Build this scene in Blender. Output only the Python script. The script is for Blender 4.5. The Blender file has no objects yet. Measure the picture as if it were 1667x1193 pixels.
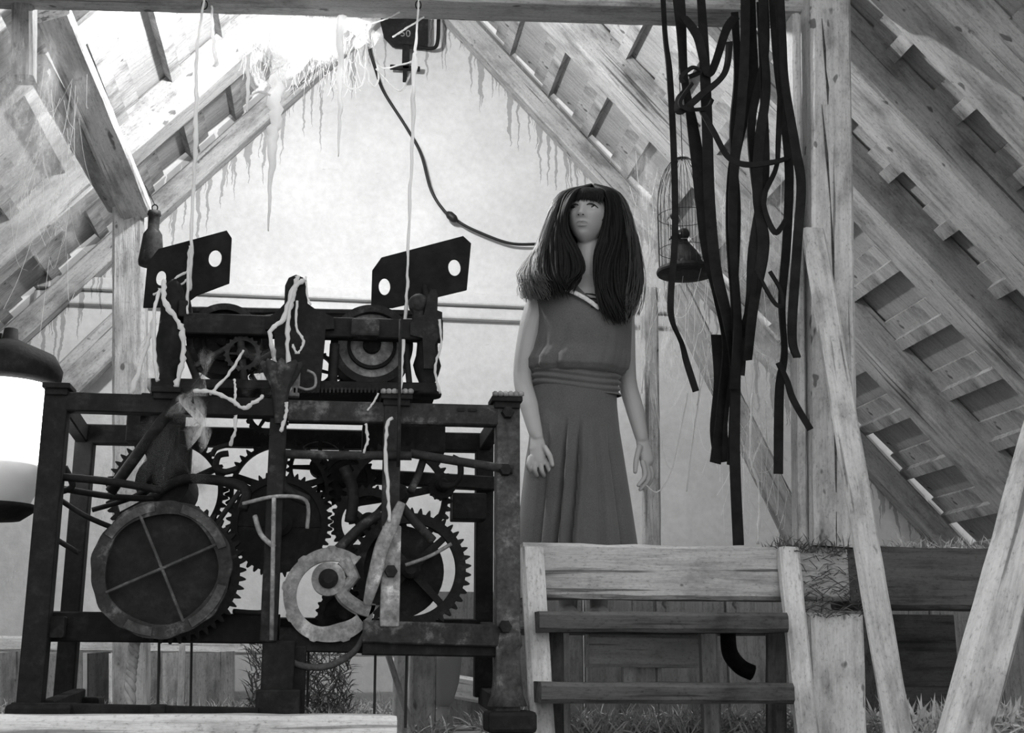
import bpy, bmesh, math, random
from mathutils import Vector, Matrix, Euler
random.seed(11)
R_ = random.Random(5)
scene = bpy.context.scene
col = scene.collection
PI = math.pi

# ------------------------------------------------------------------ camera
FPX = 2000.0; CX, CY = 833.5, 596.5
PITCH = math.atan((1080 - CY) / FPX)
YAW = math.atan((833.5 - 531) / FPX * math.cos(PITCH))
EYE = Vector((0, 0, .30))
cam_d = bpy.data.cameras.new('camera'); cam = bpy.data.objects.new('camera', cam_d); col.objects.link(cam)
cam.location = EYE; cam.rotation_euler = (PI / 2 + PITCH, 0, -YAW)
cam_d.sensor_width = 36; cam_d.lens = 36 * FPX / 1667; cam_d.clip_start = .05; cam_d.clip_end = 100
scene.camera = cam
# ------------------------------------------------------------------ light
world = bpy.data.worlds.new('world'); scene.world = world; world.use_nodes = True
world.node_tree.nodes['Background'].inputs[0].default_value = (1, 1, 1, 1)
world.node_tree.nodes['Background'].inputs[1].default_value = 1.05
scene.view_settings.view_transform = 'Standard'; scene.view_settings.look = 'None'
scene.view_settings.gamma = 1; scene.view_settings.use_curve_mapping = False
scene.view_settings.exposure = 0.5

F_ = Vector((math.sin(YAW) * math.cos(PITCH), math.cos(YAW) * math.cos(PITCH), math.sin(PITCH)))
Rt_ = Vector((math.cos(YAW), -math.sin(YAW), 0)); U_ = Rt_.cross(F_)
def P(x, y, Y):
    """point of the depth plane Y that lies on the sight line measured at (x, y)"""
    d = F_ * FPX + Rt_ * (x - CX) - U_ * (y - CY)
    return EYE + d * (Y / d.y)
def S(px, Y): return px * Y / FPX * 1.03

# the bulb whose glare fills the webs behind the collar beam and the lit lantern are mesh lamps, in their own builders;
# the attic is open towards the camera's side, where the plain sky of the world lights it

# ------------------------------------------------------------------ materials
MATS = {}
def base_mat(name, rough=.8, spec=.2):
    m = bpy.data.materials.new(name); m.use_nodes = True
    nt = m.node_tree; b = nt.nodes['Principled BSDF']
    b.inputs['Roughness'].default_value = rough
    b.inputs['Specular IOR Level'].default_value = spec
    MATS[name] = m
    return m, nt, b
def g(v): return (v, v, v, 1)
def N(nt, t, **kw):
    n = nt.nodes.new(t)
    for k, v in kw.items():
        if k in n.inputs: n.inputs[k].default_value = v
        else: setattr(n, k, v)
    return n
def ramp(nt, src, stops):
    r = nt.nodes.new('ShaderNodeValToRGB'); e = r.color_ramp.elements
    while len(e) < len(stops): e.new(.5)
    for i, (p, v) in enumerate(stops): e[i].position = p; e[i].color = g(v)
    nt.links.new(src, r.inputs[0]); return r.outputs[0]
def mul(nt, a, b, mode='MULTIPLY', fac=1.0):
    m = nt.nodes.new('ShaderNodeMix'); m.data_type = 'RGBA'; m.blend_type = mode
    if isinstance(fac, float): m.inputs[0].default_value = fac
    else: nt.links.new(fac, m.inputs[0])
    for s, i in ((a, 6), (b, 7)):
        if isinstance(s, tuple): m.inputs[i].default_value = s
        else: nt.links.new(s, m.inputs[i])
    return m.outputs[2]
def coords(nt, scale, obj=True, loc=(0, 0, 0)):
    tc = nt.nodes.new('ShaderNodeTexCoord'); mp = nt.nodes.new('ShaderNodeMapping')
    mp.inputs['Scale'].default_value = scale; mp.inputs['Location'].default_value = loc
    nt.links.new(tc.outputs['Object'], mp.inputs[0]); return mp.outputs[0]
def noise(nt, vec, scale, detail=4, rough=.6):
    n = N(nt, 'ShaderNodeTexNoise', Scale=scale, Detail=detail, Roughness=rough)
    nt.links.new(vec, n.inputs['Vector']); return n.outputs['Fac']
def bump(nt, b, h, strength, dist=.01):
    n = nt.nodes.new('ShaderNodeBump'); n.inputs['Strength'].default_value = strength; n.inputs['Distance'].default_value = dist
    nt.links.new(h, n.inputs['Height']); nt.links.new(n.outputs[0], b.inputs['Normal'])
def rnd(nt):
    return nt.nodes.new('ShaderNodeObjectInfo').outputs['Random']

def wood(name, v, con=.5, crack=.5, rough=.85, dirt=.5):
    m, nt, b = base_mat(name, rough, .15)
    c1 = coords(nt, (1, 14, 14))
    grain = noise(nt, c1, 3.2, 8, .7)
    gcol = ramp(nt, grain, [(.28, v * (1 - con)), (.5, v), (.75, min(.95, v * 1.18))])
    c2 = coords(nt, (.7, 22, 22), loc=(3, 1, 7))
    cr = noise(nt, c2, 1.5, 3, .5)
    ccol = ramp(nt, cr, [(.33, 1 - crack), (.37, 1), (1, 1)])
    blot = noise(nt, coords(nt, (1.4, 3, 3)), 2.2, 6, .65)
    bcol = ramp(nt, blot, [(.36, 1 - dirt), (.50, .92), (.66, 1.08)])
    x = mul(nt, gcol, ccol); x = mul(nt, x, bcol)
    spots = noise(nt, coords(nt, (9, 16, 16)), 1.2, 2, .5)
    x = mul(nt, x, ramp(nt, spots, [(.0, .25), (.27, .35), (.31, 1), (1, 1)]))
    fine = noise(nt, coords(nt, (30, 60, 60)), 2.0, 3, .7)
    x = mul(nt, x, ramp(nt, fine, [(.28, .55), (.42, .95), (.6, 1.05)]))
    nt.links.new(x, b.inputs['Base Color'])
    bump(nt, b, grain, .6, .012)
    return m
def iron(name, v, dust=.12, rough=.6):
    m, nt, b = base_mat(name, rough, .2)
    n1 = noise(nt, coords(nt, (1, 1, 1)), 14, 8, .7)
    n2 = noise(nt, coords(nt, (1, 1, 1)), 60, 4, .6)
    x = ramp(nt, n1, [(.35, v * .5), (.55, v), (.72, v + dust)])
    x = mul(nt, x, ramp(nt, n2, [(.3, .6), (.6, 1.1)]))
    nt.links.new(x, b.inputs['Base Color']); bump(nt, b, n2, .4, .004)
    return m
def plain(name, v, rough=.8, spec=.2, var=.2, sc=12, bmp=.2):
    m, nt, b = base_mat(name, rough, spec)
    n1 = noise(nt, coords(nt, (1, 1, 1)), sc, 6, .65)
    nt.links.new(ramp(nt, n1, [(.3, v * (1 - var)), (.7, min(1, v * (1 + var)))]), b.inputs['Base Color'])
    if bmp: bump(nt, b, n1, bmp, .01)
    return m

wood('wood_pale', .50, .35, .6); wood('wood_mid', .42, .42, .65); wood('wood_grey', .27, .4, .6)
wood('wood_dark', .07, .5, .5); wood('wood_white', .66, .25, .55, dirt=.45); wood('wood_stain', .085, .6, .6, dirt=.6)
wood('roof_wood', .42, .2, .25, dirt=.2); wood('batten_wood', .46, .3, .35)
iron('iron_black', .011, .014, .75); iron('iron_dark', .014, .035, .7); iron('iron_worn', .03, .12, .75); iron('iron_light', .26, .28, .8); iron('iron_rust', .07, .16, .85)
iron('paint_flaked', .30, .55, .85)
plain('leather', .012, .8, .1, .4, 20); plain('skin', .36, .5, .3, .04, 9, 0); plain('eye_white', .42, .3, .5, .02, 5, 0)
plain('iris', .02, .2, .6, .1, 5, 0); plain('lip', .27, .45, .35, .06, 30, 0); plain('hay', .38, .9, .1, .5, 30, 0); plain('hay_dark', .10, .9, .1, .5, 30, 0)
plain('floor_dirt', .2, .95, .1, .4, 6, .6); plain('feather', .02, .7, .2, .5, 30); plain('rope', .45, .9, .1, .3, 40)
plain('cable', .012, .5, .3, .2); plain('leaf', .55, .6, .2, .3, 20, 0); plain('lace', .55, .8, .1, .3, 80)
plain('brow', .03, .8, .1, .1)

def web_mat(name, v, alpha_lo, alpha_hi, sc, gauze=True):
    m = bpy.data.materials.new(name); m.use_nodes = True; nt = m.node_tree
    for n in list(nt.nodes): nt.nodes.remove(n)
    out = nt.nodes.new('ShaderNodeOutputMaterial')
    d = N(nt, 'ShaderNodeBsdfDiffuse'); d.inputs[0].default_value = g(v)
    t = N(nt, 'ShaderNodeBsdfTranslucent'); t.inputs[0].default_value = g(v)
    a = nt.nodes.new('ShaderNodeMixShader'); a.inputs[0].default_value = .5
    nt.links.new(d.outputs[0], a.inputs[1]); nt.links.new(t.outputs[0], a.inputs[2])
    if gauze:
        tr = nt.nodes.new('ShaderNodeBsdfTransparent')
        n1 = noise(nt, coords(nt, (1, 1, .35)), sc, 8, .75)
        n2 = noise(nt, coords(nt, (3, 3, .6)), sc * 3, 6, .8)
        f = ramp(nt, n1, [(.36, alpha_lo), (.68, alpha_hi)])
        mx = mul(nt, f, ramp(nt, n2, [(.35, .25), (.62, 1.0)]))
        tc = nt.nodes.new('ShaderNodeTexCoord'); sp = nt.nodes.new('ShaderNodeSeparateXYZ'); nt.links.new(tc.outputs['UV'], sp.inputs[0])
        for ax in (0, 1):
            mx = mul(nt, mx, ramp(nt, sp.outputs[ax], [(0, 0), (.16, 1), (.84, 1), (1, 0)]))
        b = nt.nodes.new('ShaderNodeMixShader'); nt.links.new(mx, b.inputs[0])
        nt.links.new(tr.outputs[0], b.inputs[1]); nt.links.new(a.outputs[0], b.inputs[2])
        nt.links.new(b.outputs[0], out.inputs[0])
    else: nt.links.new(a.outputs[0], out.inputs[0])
    MATS[name] = m
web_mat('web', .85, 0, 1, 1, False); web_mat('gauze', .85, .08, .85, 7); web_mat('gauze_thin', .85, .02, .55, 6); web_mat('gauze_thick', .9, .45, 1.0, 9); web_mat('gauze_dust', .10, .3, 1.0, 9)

def hair_mat():
    m, nt, b = base_mat('hair', .6, .10)
    n1 = noise(nt, coords(nt, (60, 60, 2)), 3, 4, .6)
    nt.links.new(ramp(nt, n1, [(.3, .004), (.7, .015)]), b.inputs['Base Color'])
    m2 = bpy.data.materials.new('hair_backlit'); m2.use_nodes = True; t = m2.node_tree  # paler translucent copy of the hair, backlit rim glow put into its colour
    bb = t.nodes['Principled BSDF']; bb.inputs['Base Color'].default_value = g(.10); bb.inputs['Roughness'].default_value = .4
    tr = N(t, 'ShaderNodeBsdfTranslucent'); tr.inputs[0].default_value = g(.65)
    mx = t.nodes.new('ShaderNodeMixShader'); mx.inputs[0].default_value = .5
    t.links.new(bb.outputs[0], mx.inputs[1]); t.links.new(tr.outputs[0], mx.inputs[2]); t.links.new(mx.outputs[0], t.nodes['Material Output'].inputs[0])
    MATS['hair_backlit'] = m2
hair_mat()
def cloth_mat(name, v):
    m, nt, b = base_mat(name, .9, .1)
    n1 = noise(nt, coords(nt, (1, 1, 1)), 260, 3, .6); n2 = noise(nt, coords(nt, (1, 1, 1)), 9, 4, .6)
    x = mul(nt, ramp(nt, n1, [(.3, v * .8), (.7, v * 1.2)]), ramp(nt, n2, [(.3, .88), (.7, 1.05)]))
    nt.links.new(x, b.inputs['Base Color']); bump(nt, b, n1, .25, .002)
    b.inputs['Sheen Weight'].default_value = .25
cloth_mat('blouse', .105); cloth_mat('skirt_cloth', .095)
def plaster():
    m, nt, b = base_mat('plaster', .92, .1)
    c = coords(nt, (1, 1, 1))
    n1 = noise(nt, c, 2.2, 8, .6); n2 = noise(nt, c, 24, 5, .65)
    x = mul(nt, ramp(nt, n1, [(.3, .52), (.7, .63)]), ramp(nt, n2, [(.3, .9), (.65, 1.03)]))
    # water streaks that run down from the rafters
    sep = nt.nodes.new('ShaderNodeSeparateXYZ'); nt.links.new(c, sep.inputs[0])
    def math_(op, a, bb):
        n = nt.nodes.new('ShaderNodeMath'); n.operation = op
        for s, i in ((a, 0), (bb, 1)):
            if isinstance(s, (int, float)): n.inputs[i].default_value = s
            else: nt.links.new(s, n.inputs[i])
        return n.outputs[0]
    zr = math_('SUBTRACT', 4.98, math_('MULTIPLY', sep.outputs[0], 1.08))
    zl = math_('ADD', 4.044, math_('MULTIPLY', sep.outputs[0], 1.1))
    zz = math_('MINIMUM', zr, zl)
    depth = math_('SUBTRACT', zz, sep.outputs[2])
    wob = noise(nt, coords(nt, (5, 1, 5)), 2, 3, .6)
    cx = nt.nodes.new('ShaderNodeCombineXYZ')
    nt.links.new(math_('ADD', sep.outputs[0], math_('MULTIPLY', wob, .06)), cx.inputs[0])
    ln = noise(nt, cx.outputs[0], 21, 2, .7)
    ln2 = noise(nt, cx.outputs[0], 3.0, 1, .5)
    L = math_('MULTIPLY', math_('SUBTRACT', ln, .50), math_('MULTIPLY', ln2, 5.6))
    mask = math_('LESS_THAN', depth, L)
    mask2 = math_('MULTIPLY', mask, math_('GREATER_THAN', depth, -.3))
    x = mul(nt, x, g(.42), 'MULTIPLY', math_('MULTIPLY', mask2, .75))
    hl = noise(nt, coords(nt, (1.5, 1, 9), loc=(4, 0, 2)), 2.5, 7, .7)
    x = mul(nt, x, ramp(nt, hl, [(.0, .6), (.30, .72), (.34, 1), (1, 1)]))
    nt.links.new(x, b.inputs['Base Color']); bump(nt, b, n2, .35, .01)
plaster()
def glow(name, v, s):
    m = bpy.data.materials.new(name); m.use_nodes = True; b = m.node_tree.nodes['Principled BSDF']
    b.inputs['Base Color'].default_value = g(.9); b.inputs['Emission Color'].default_value = g(v); b.inputs['Emission Strength'].default_value = s
    MATS[name] = m
glow('lamp_glass', 1, 6); glow('bulb', 1, 3300)
def glassy(name, v, tr):
    m, nt, b = base_mat(name, .6, .3); b.inputs['Base Color'].default_value = g(v); b.inputs['Transmission Weight'].default_value = tr
glassy('milky_glass', .4, .15)

# ------------------------------------------------------------------ helpers
def link(name, me, mat, parent=None, smooth=False):
    o = bpy.data.objects.new(name, me); col.objects.link(o)
    if mat and not me.materials: me.materials.append(MATS[mat])
    if smooth:
        for p in me.polygons: p.use_smooth = True
    if parent is not None: attach(o, parent)
    return o
def root_loc(p):
    v = Vector((0, 0, 0))
    while p is not None: v = v + p.location; p = p.parent
    return v
def attach(o, p):
    o.parent = p
    if p.type == 'EMPTY': o.matrix_parent_inverse = Matrix.Translation(-p.location)
    else:
        mw = p.matrix_basis.copy() if p.parent is None else Matrix.Translation((0, 0, 0)) @ p.matrix_basis
        o.matrix_parent_inverse = mw.inverted()
def make(name, v, f, mat, parent=None, smooth=False):
    me = bpy.data.meshes.new(name); me.from_pydata([tuple(a) for a in v], [], f); me.update()
    return link(name, me, mat, parent, smooth)
def tag(o, label=None, cat=None, group=None, kind=None):
    if label: o['label'] = label
    if cat: o['category'] = cat
    if group: o['group'] = group
    if kind: o['kind'] = kind
    return o
def thing(name, loc, label, cat, group=None):
    o = bpy.data.objects.new(name, None); col.objects.link(o); o.location = loc; o.empty_display_size = .1
    return tag(o, label, cat, group)
class MB:
    def __init__(s): s.v = []; s.f = []
    def add(s, v, f):
        n = len(s.v); s.v += [Vector(a) for a in v]; s.f += [tuple(i + n for i in q) for q in f]
    def box(s, a, b):
        (x0, y0, z0), (x1, y1, z1) = a, b
        x0, x1 = min(x0, x1), max(x0, x1); y0, y1 = min(y0, y1), max(y0, y1); z0, z1 = min(z0, z1), max(z0, z1)
        s.add([(x0, y0, z0), (x1, y0, z0), (x1, y1, z0), (x0, y1, z0), (x0, y0, z1), (x1, y0, z1), (x1, y1, z1), (x0, y1, z1)],
              [(0, 3, 2, 1), (4, 5, 6, 7), (0, 1, 5, 4), (1, 2, 6, 5), (2, 3, 7, 6), (3, 0, 4, 7)])
    def tube(s, pts, rad, n=8, caps=True, flat=None):
        pts = [Vector(p) for p in pts]
        if not isinstance(rad, (list, tuple)): rad = [rad] * len(pts)
        v = []; f = []; ref = None
        for i, p in enumerate(pts):
            t = (pts[min(i + 1, len(pts) - 1)] - pts[max(i - 1, 0)])
            t = t.normalized() if t.length > 1e-9 else Vector((0, 0, 1))
            if ref is None: ref = Vector((0, -1, 0)) if abs(t.y) < .9 else Vector((1, 0, 0))
            a = t.cross(ref);  a = a.normalized() if a.length > 1e-6 else t.orthogonal().normalized()
            b = a.cross(t).normalized(); ref = b
            for k in range(n):
                th = 2 * PI * k / n
                v.append(p + a * (math.cos(th) * rad[i]) + b * (math.sin(th) * rad[i] * (flat or 1)))
        for i in range(len(pts) - 1):
            for k in range(n):
                f.append((i * n + k, i * n + (k + 1) % n, (i + 1) * n + (k + 1) % n, (i + 1) * n + k))
        if caps:
            f.append(tuple(range(n - 1, -1, -1))); f.append(tuple((len(pts) - 1) * n + k for k in range(n)))
        s.add(v, f)
    def lathe(s, c, prof, n=24, axis='z'):
        """prof: list of (radius, height) along the axis, closed at both ends"""
        c = Vector(c); v = []; f = []
        for r, h in prof:
            for k in range(n):
                th = 2 * PI * k / n
                if axis == 'z': v.append(c + Vector((math.cos(th) * r, math.sin(th) * r, h)))
                elif axis == 'y': v.append(c + Vector((math.cos(th) * r, h, math.sin(th) * r)))
                else: v.append(c + Vector((h, math.cos(th) * r, math.sin(th) * r)))
        m = len(prof)
        for i in range(m - 1):
            for k in range(n): f.append((i * n + k, i * n + (k + 1) % n, (i + 1) * n + (k + 1) % n, (i + 1) * n + k))
        f.append(tuple(range(n - 1, -1, -1))); f.append(tuple((m - 1) * n + k for k in range(n)))
        s.add(v, f)
    def prism(s, poly, y0, y1):
        """poly: (x, z) outline, pushed from y0 to y1"""
        n = len(poly); v = [(x, y0, z) for x, z in poly] + [(x, y1, z) for x, z in poly]
        f = [tuple(range(n)), tuple(range(2 * n - 1, n - 1, -1))] + [(i, i + n, (i + 1) % n + n, (i + 1) % n) for i in range(n)]
        s.add(v, f)
    def ring(s, c, ro, ri, y0, y1, n=64, a0=0, a1=2 * PI):
        """ring in the XZ plane; ro and ri may be functions of the angle"""
        full = abs(a1 - a0 - 2 * PI) < 1e-6; m = n if full else n + 1
        fo = ro if callable(ro) else (lambda t: ro); fi = ri if callable(ri) else (lambda t: ri)
        v = []
        for i in range(m):
            t = a0 + (a1 - a0) * i / n
            for r, y in ((fo(t), y0), (fi(t), y0), (fi(t), y1), (fo(t), y1)):
                v.append((c[0] + math.cos(t) * r, y, c[2] + math.sin(t) * r))
        f = []
        for i in range(n):
            a = i * 4; b = ((i + 1) % m) * 4
            for k in range(4): f.append((a + k, a + (k + 1) % 4, b + (k + 1) % 4, b + k))
        if not full: f += [(0, 3, 2, 1), tuple((m - 1) * 4 + k for k in range(4))]
        s.add(v, f)
    def build(s, name, mat, parent=None, smooth=False): 
        o = make(name, s.v, s.f, mat, parent, smooth)
        bm = bmesh.new(); bm.from_mesh(o.data); bmesh.ops.recalc_face_normals(bm, faces=bm.faces); bm.to_mesh(o.data); bm.free()
        if smooth:
            for p in o.data.polygons: p.use_smooth = True
        return o

def beam(name, p0, p1, w, h, mat, parent=None, up=(0, 0, 1), jit=.004, cham=.012, seg=None, seed=None, taper=1.0, twist=0):
    """timber from p0 to p1, w across and h in the 'up' sense, hewn edges; local X runs along it"""
    p0, p1 = Vector(p0), Vector(p1); L = (p1 - p0).length
    x = (p1 - p0).normalized(); u = Vector(up); y = u.cross(x)
    y = y.normalized() if y.length > 1e-5 else x.orthogonal().normalized(); z = x.cross(y).normalized()
    rr = random.Random(seed if seed is not None else int(abs(p0.x * 917 + p1.z * 331 + p0.y * 77) * 100))
    seg = seg or max(2, min(40, int(L / .09))); c = min(cham, w * .3, h * .3)
    ph = [rr.uniform(0, 6.3) for _ in range(6)]
    v = []; f = []
    for i in range(seg + 1):
        t = i / seg; k = 1 + (taper - 1) * t
        hw, hh = w / 2 * k, h / 2 * k
        oy = jit * .5 * math.sin(t * L * 2.3 + ph[0]); oz = jit * .5 * math.sin(t * L * 1.9 + ph[1])
        for a, b in ((-hw + c, -hh), (hw - c, -hh), (hw, -hh + c), (hw, hh - c), (hw - c, hh), (-hw + c, hh), (-hw, hh - c), (-hw, -hh + c)):
            v.append((t * L, a + oy + rr.uniform(-jit, jit) * .45, b + oz + rr.uniform(-jit, jit) * .45))
    for i in range(seg):
        for k in range(8): f.append((i * 8 + k, i * 8 + (k + 1) % 8, (i + 1) * 8 + (k + 1) % 8, (i + 1) * 8 + k))
    f.append(tuple(range(7, -1, -1))); f.append(tuple(seg * 8 + k for k in range(8)))
    me = bpy.data.meshes.new(name); me.from_pydata(v, [], f); me.update()
    o = bpy.data.objects.new(name, me); col.objects.link(o); me.materials.append(MATS[mat])
    M = Matrix((x, y, z)).transposed().to_4x4(); M.translation = p0
    o.matrix_basis = M
    if parent is not None:
        o.parent = parent
        o.matrix_parent_inverse = Matrix.Translation(-parent.location) if parent.type == 'EMPTY' else parent.matrix_basis.inverted()
    return o
def pbeam(name, a, b, Ya, Yb, wpx, d, mat, parent=None, **kw):
    """timber whose centre line is measured at pixels a and b on the depth planes Ya and Yb"""
    return beam(name, P(*a, Ya), P(*b, Yb), d, S(wpx, (Ya + Yb) / 2), mat, parent, up=kw.pop('up', None) or (P(*b, Yb) - P(*a, Ya)).cross(Vector((0, 1, 0))), **kw)
def pbox(mb, x0, y0, x1, y1, Y, d):
    xm, ym = (x0 + x1) / 2, (y0 + y1) / 2
    mb.box((P(x0, ym, Y).x, Y, P(xm, y1, Y).z), (P(x1, ym, Y).x, Y + d, P(xm, y0, Y).z)); return mb
def pbx(name, rects, mat, parent, bev=.004):
    mb = MB()
    for r in rects: pbox(mb, *r)
    o = mb.build(name, mat, parent)
    if bev:
        m = o.modifiers.new('bevel', 'BEVEL'); m.width = bev; m.segments = 2
    return o
def spline(pts, n=10):
    """smooth curve through points"""
    pts = [Vector(p) for p in pts]
    if len(pts) < 3: return [pts[0].lerp(pts[-1], i / n) for i in range(n + 1)]
    out = []
    for i in range(len(pts) - 1):
        a = pts[max(i - 1, 0)]; b = pts[i]; c = pts[i + 1]; d = pts[min(i + 2, len(pts) - 1)]
        for k in range(n):
            t = k / n
            out.append(.5 * ((2 * b) + (c - a) * t + (2 * a - 5 * b + 4 * c - d) * t * t + (3 * b - a - 3 * c + d) * t ** 3))
    out.append(pts[-1]); return out
def ptube(name, pts, rad, mat, parent=None, n=8, sm=6, flat=None, jit=0):
    """pts: (x, y, Y) measured points; rad in metres or a list per point"""
    w = [P(*p) for p in pts]; q = spline(w, sm)
    if isinstance(rad, (list, tuple)):
        rr = []
        for i in range(len(q)):
            t = i / (len(q) - 1) * (len(rad) - 1); k = min(int(t), len(rad) - 2); rr.append(rad[k] * (1 - (t - k)) + rad[k + 1] * (t - k))
    else: rr = [rad] * len(q)
    if jit: rr = [r * R_.uniform(1 - jit, 1 + jit) for r in rr]; q = [p + Vector((R_.uniform(-1, 1), R_.uniform(-1, 1), 0)) * rr[i] * .4 for i, p in enumerate(q)]
    mb = MB(); mb.tube(q, rr, n, flat=flat)
    return mb.build(name, mat, parent, True)
# ================================================================== the setting
def structure(o): o['kind'] = 'structure'; return o
SR, OR = 1.08, 4.98        # right slope: z = OR - SR x
SL, OL = 1.10, 4.044       # left slope:  z = OL + SL x
AX = (OR - OL) / (SL + SR); AZ = OL + SL * AX
YG = 7.2
FZ = .06
# gable wall
mb = MB(); mb.prism([(-5, -.4), (5.6, -.4), (5.6, .2), (AX + .15, AZ + .5), (AX - .15, AZ + .5), (-5, .2)], YG, YG + .2)
structure(mb.build('wall_back', 'plaster'))
mb = MB(); mb.box((-5, -2.5, -.1), (5.6, YG, FZ)); structure(mb.build('floor', 'floor_dirt'))
# moulding across the gable wall
mb = MB()
zl = P(610, 478, 7.15).z
for dz, dy, hh in ((.02, .09, .075), (-.055, .05, .08)):
    mb.box((-1.75, YG - dy, zl + dz - hh), (2.1, YG + .02, zl + dz))
o = structure(mb.build('trim_1', 'plaster')); m = o.modifiers.new('b', 'BEVEL'); m.width = .012; m.segments = 2

ceiling = bpy.data.objects.new('ceiling', None); col.objects.link(ceiling); ceiling.location = (AX, 4, AZ); structure(ceiling)
def slope(side, rafters, y_near):
    s, o_ = (SR, OR) if side > 0 else (SL, OL)
    d = Vector((side, 0, -s)).normalized(); n = Vector((side * s, 0, 1)).normalized()
    apex = Vector((AX, 0, AZ)); L = 5.6
    for Y, w, h, m in rafters:
        a = apex + Vector((0, Y - w / 2, 0)) + n * (h / 2)
        if Y == YG: a = a + n * .0
        beam('rafter', a, a + d * L, w, h, m, ceiling, up=n, jit=.004, seg=44, seed=int(Y * 100) + side)
    edges = [r[0] - r[1] / 2 for r in rafters] + [y_near]
    RH = .205
    for i in range(len(edges) - 1):
        y1, y0 = edges[i], edges[i + 1]
        rows = 15
        bm_ = MB(); bm_.box((-.17, -(y1 - y0) / 2, 0), (.17, (y1 - y0) / 2, .018)); board = None
        for r in range(rows):
            for kind in ('roof_board', 'batten', 'lath'):
                q = apex + Vector((0, (y0 + y1) / 2, 0)) + d * (.14 + r * .366) + n * RH
                if kind == 'roof_board':
                    mb = MB(); W = (y1 - y0); mb.box((-.21, -W / 2, 0), (.21, W / 2, .018)); tilt = .05; mat = 'roof_wood'; q = q + n * .008
                elif kind == 'batten':
                    mb = MB(); mb.box((-.03, -W / 2, -.055), (.036, W / 2, .02)); tilt = .0; mat = 'batten_wood'; q = q + d * .180 
                else:
                    mb = MB(); mb.box((-.06, -W / 2, -.014), (.06, W / 2, .004)); tilt = .03; mat = 'batten_wood'; q = q + d * .102
                ob = mb.build(kind, mat, None)
                ty = Vector((0, 1, 0)); X = (d * math.cos(tilt) + n * math.sin(tilt)).normalized(); Z = X.cross(ty).normalized()
                if Z.dot(n) < 0: Z = -Z
                Yv = Z.cross(X)
                M = Matrix((X, Yv, Z)).transposed().to_4x4(); M.translation = q + n * R_.uniform(-.004, .004)
                ob.matrix_basis = M; ob.parent = ceiling; ob.matrix_parent_inverse = Matrix.Translation(-ceiling.location)
slope(1, [(YG, .12, .14, 'wood_mid'), (6.24, .18, .205, 'wood_mid'), (5.27, .20, .21, 'wood_mid'), (4.70, .27, .21, 'wood_mid'), (4.08, .25, .21, 'wood_mid')], 2.6)
slope(-1, [(YG, .11, .13, 'wood_mid'), (6.3, .18, .205, 'wood_mid'), (4.95, .18, .21, 'wood_mid')], 2.6)

mb = MB(); mb.box((AX - .24, 2.55, AZ + .235), (AX + .24, YG, AZ + .265)); mb.build('ridge_board', 'roof_wood', ceiling)
# ================================================================== large timbers
def bm_thing(o, label, cat='beam', group=None): return tag(o, label, cat, group)
c0 = P(-120, -6, 4.35); c1 = P(1300, 4, 4.05)
hh = .17; zc = (c0.z + c1.z) / 2
o = beam('collar_beam', Vector((c0.x, 4.42, 2.725 + hh / 2)), Vector((1.80, 4.10, 2.725 + hh / 2)), .16, hh, 'wood_mid', jit=.004)
bm_thing(o, 'long horizontal collar beam running overhead across the attic, straps hanging over it')
# tie beam over which the steps lead
o = beam('tie_beam', Vector((.62, 4.03, .595)), Vector((1.74, 4.03, .595)), .15, .175, 'wood_mid', jit=.006, seed=3)
bm_thing(o, 'weathered pale tie beam with dark lower edge above the wooden steps')
o = beam('tie_beam', Vector((1.72, 4.03, .580)), Vector((3.3, 4.03, .575)), .17, .205, 'wood_stain', jit=.006, seed=4)
bm_thing(o, 'dark stained tie beam with straw on top, behind the leaning pale plank')
o = beam('upright_post', P(1347, 893, 4.03), P(1338, -60, 4.03), .17, S(76, 4.05), 'wood_pale', up=(1, 0, 0), jit=.003, seed=21)
bm_thing(o, 'tall pale upright post with long dark cracks beside the hanging straps', 'post')
# dark splits in that post
mbk = [((1338, 30), (1345, 130)), ((1345, 115), (1348, 170)), ((1338, 170), (1352, 330)), ((1352, 330), (1358, 480)), ((1356, 500), (1362, 890))]
for a, b in mbk:
    mb = MB(); mb.tube([P(a[0], a[1], 3.944), P((a[0] + b[0]) / 2 + 1, (a[1] + b[1]) / 2, 3.943), P(b[0], b[1], 3.944)], [.001, .005, .0012], 6, flat=.4)
    mb.build('crack', 'wood_dark', o)
o = beam('upright_post', P(1302, 893, 4.02), P(1292, 30, 4.02), .08, S(16, 4.03), 'wood_pale', up=(1, 0, 0), jit=.002, seed=22)
bm_thing(o, 'narrow whitish batten fixed to the side of the tall cracked post', 'batten')
o = beam('support_post', P(1352, 1215, 4.02), P(1345, 1000, 4.02), .15, S(96, 4.03), 'wood_white', up=(1, 0, 0), jit=.004, seed=23)
bm_thing(o, 'whitewashed short post carrying the dark tie beam beside the steps', 'post')
o = beam('plank', P(1467, 1215, 3.55), P(1322, 375, 3.90), .035, S(44, 3.7), 'wood_pale', up=(1, 0, 0), jit=.003, seed=24)
bm_thing(o, 'long pale plank leaning against the tall cracked post', 'plank')
o = beam('plank', P(1560, 1230, 2.9), P(1720, 640, 3.05), .06, S(80, 3.0), 'wood_pale', up=(1, .2, 0), jit=.004, seed=25)
bm_thing(o, 'broad grey-white board leaning in front of the dark tie beam and roof slope', 'plank')
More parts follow.
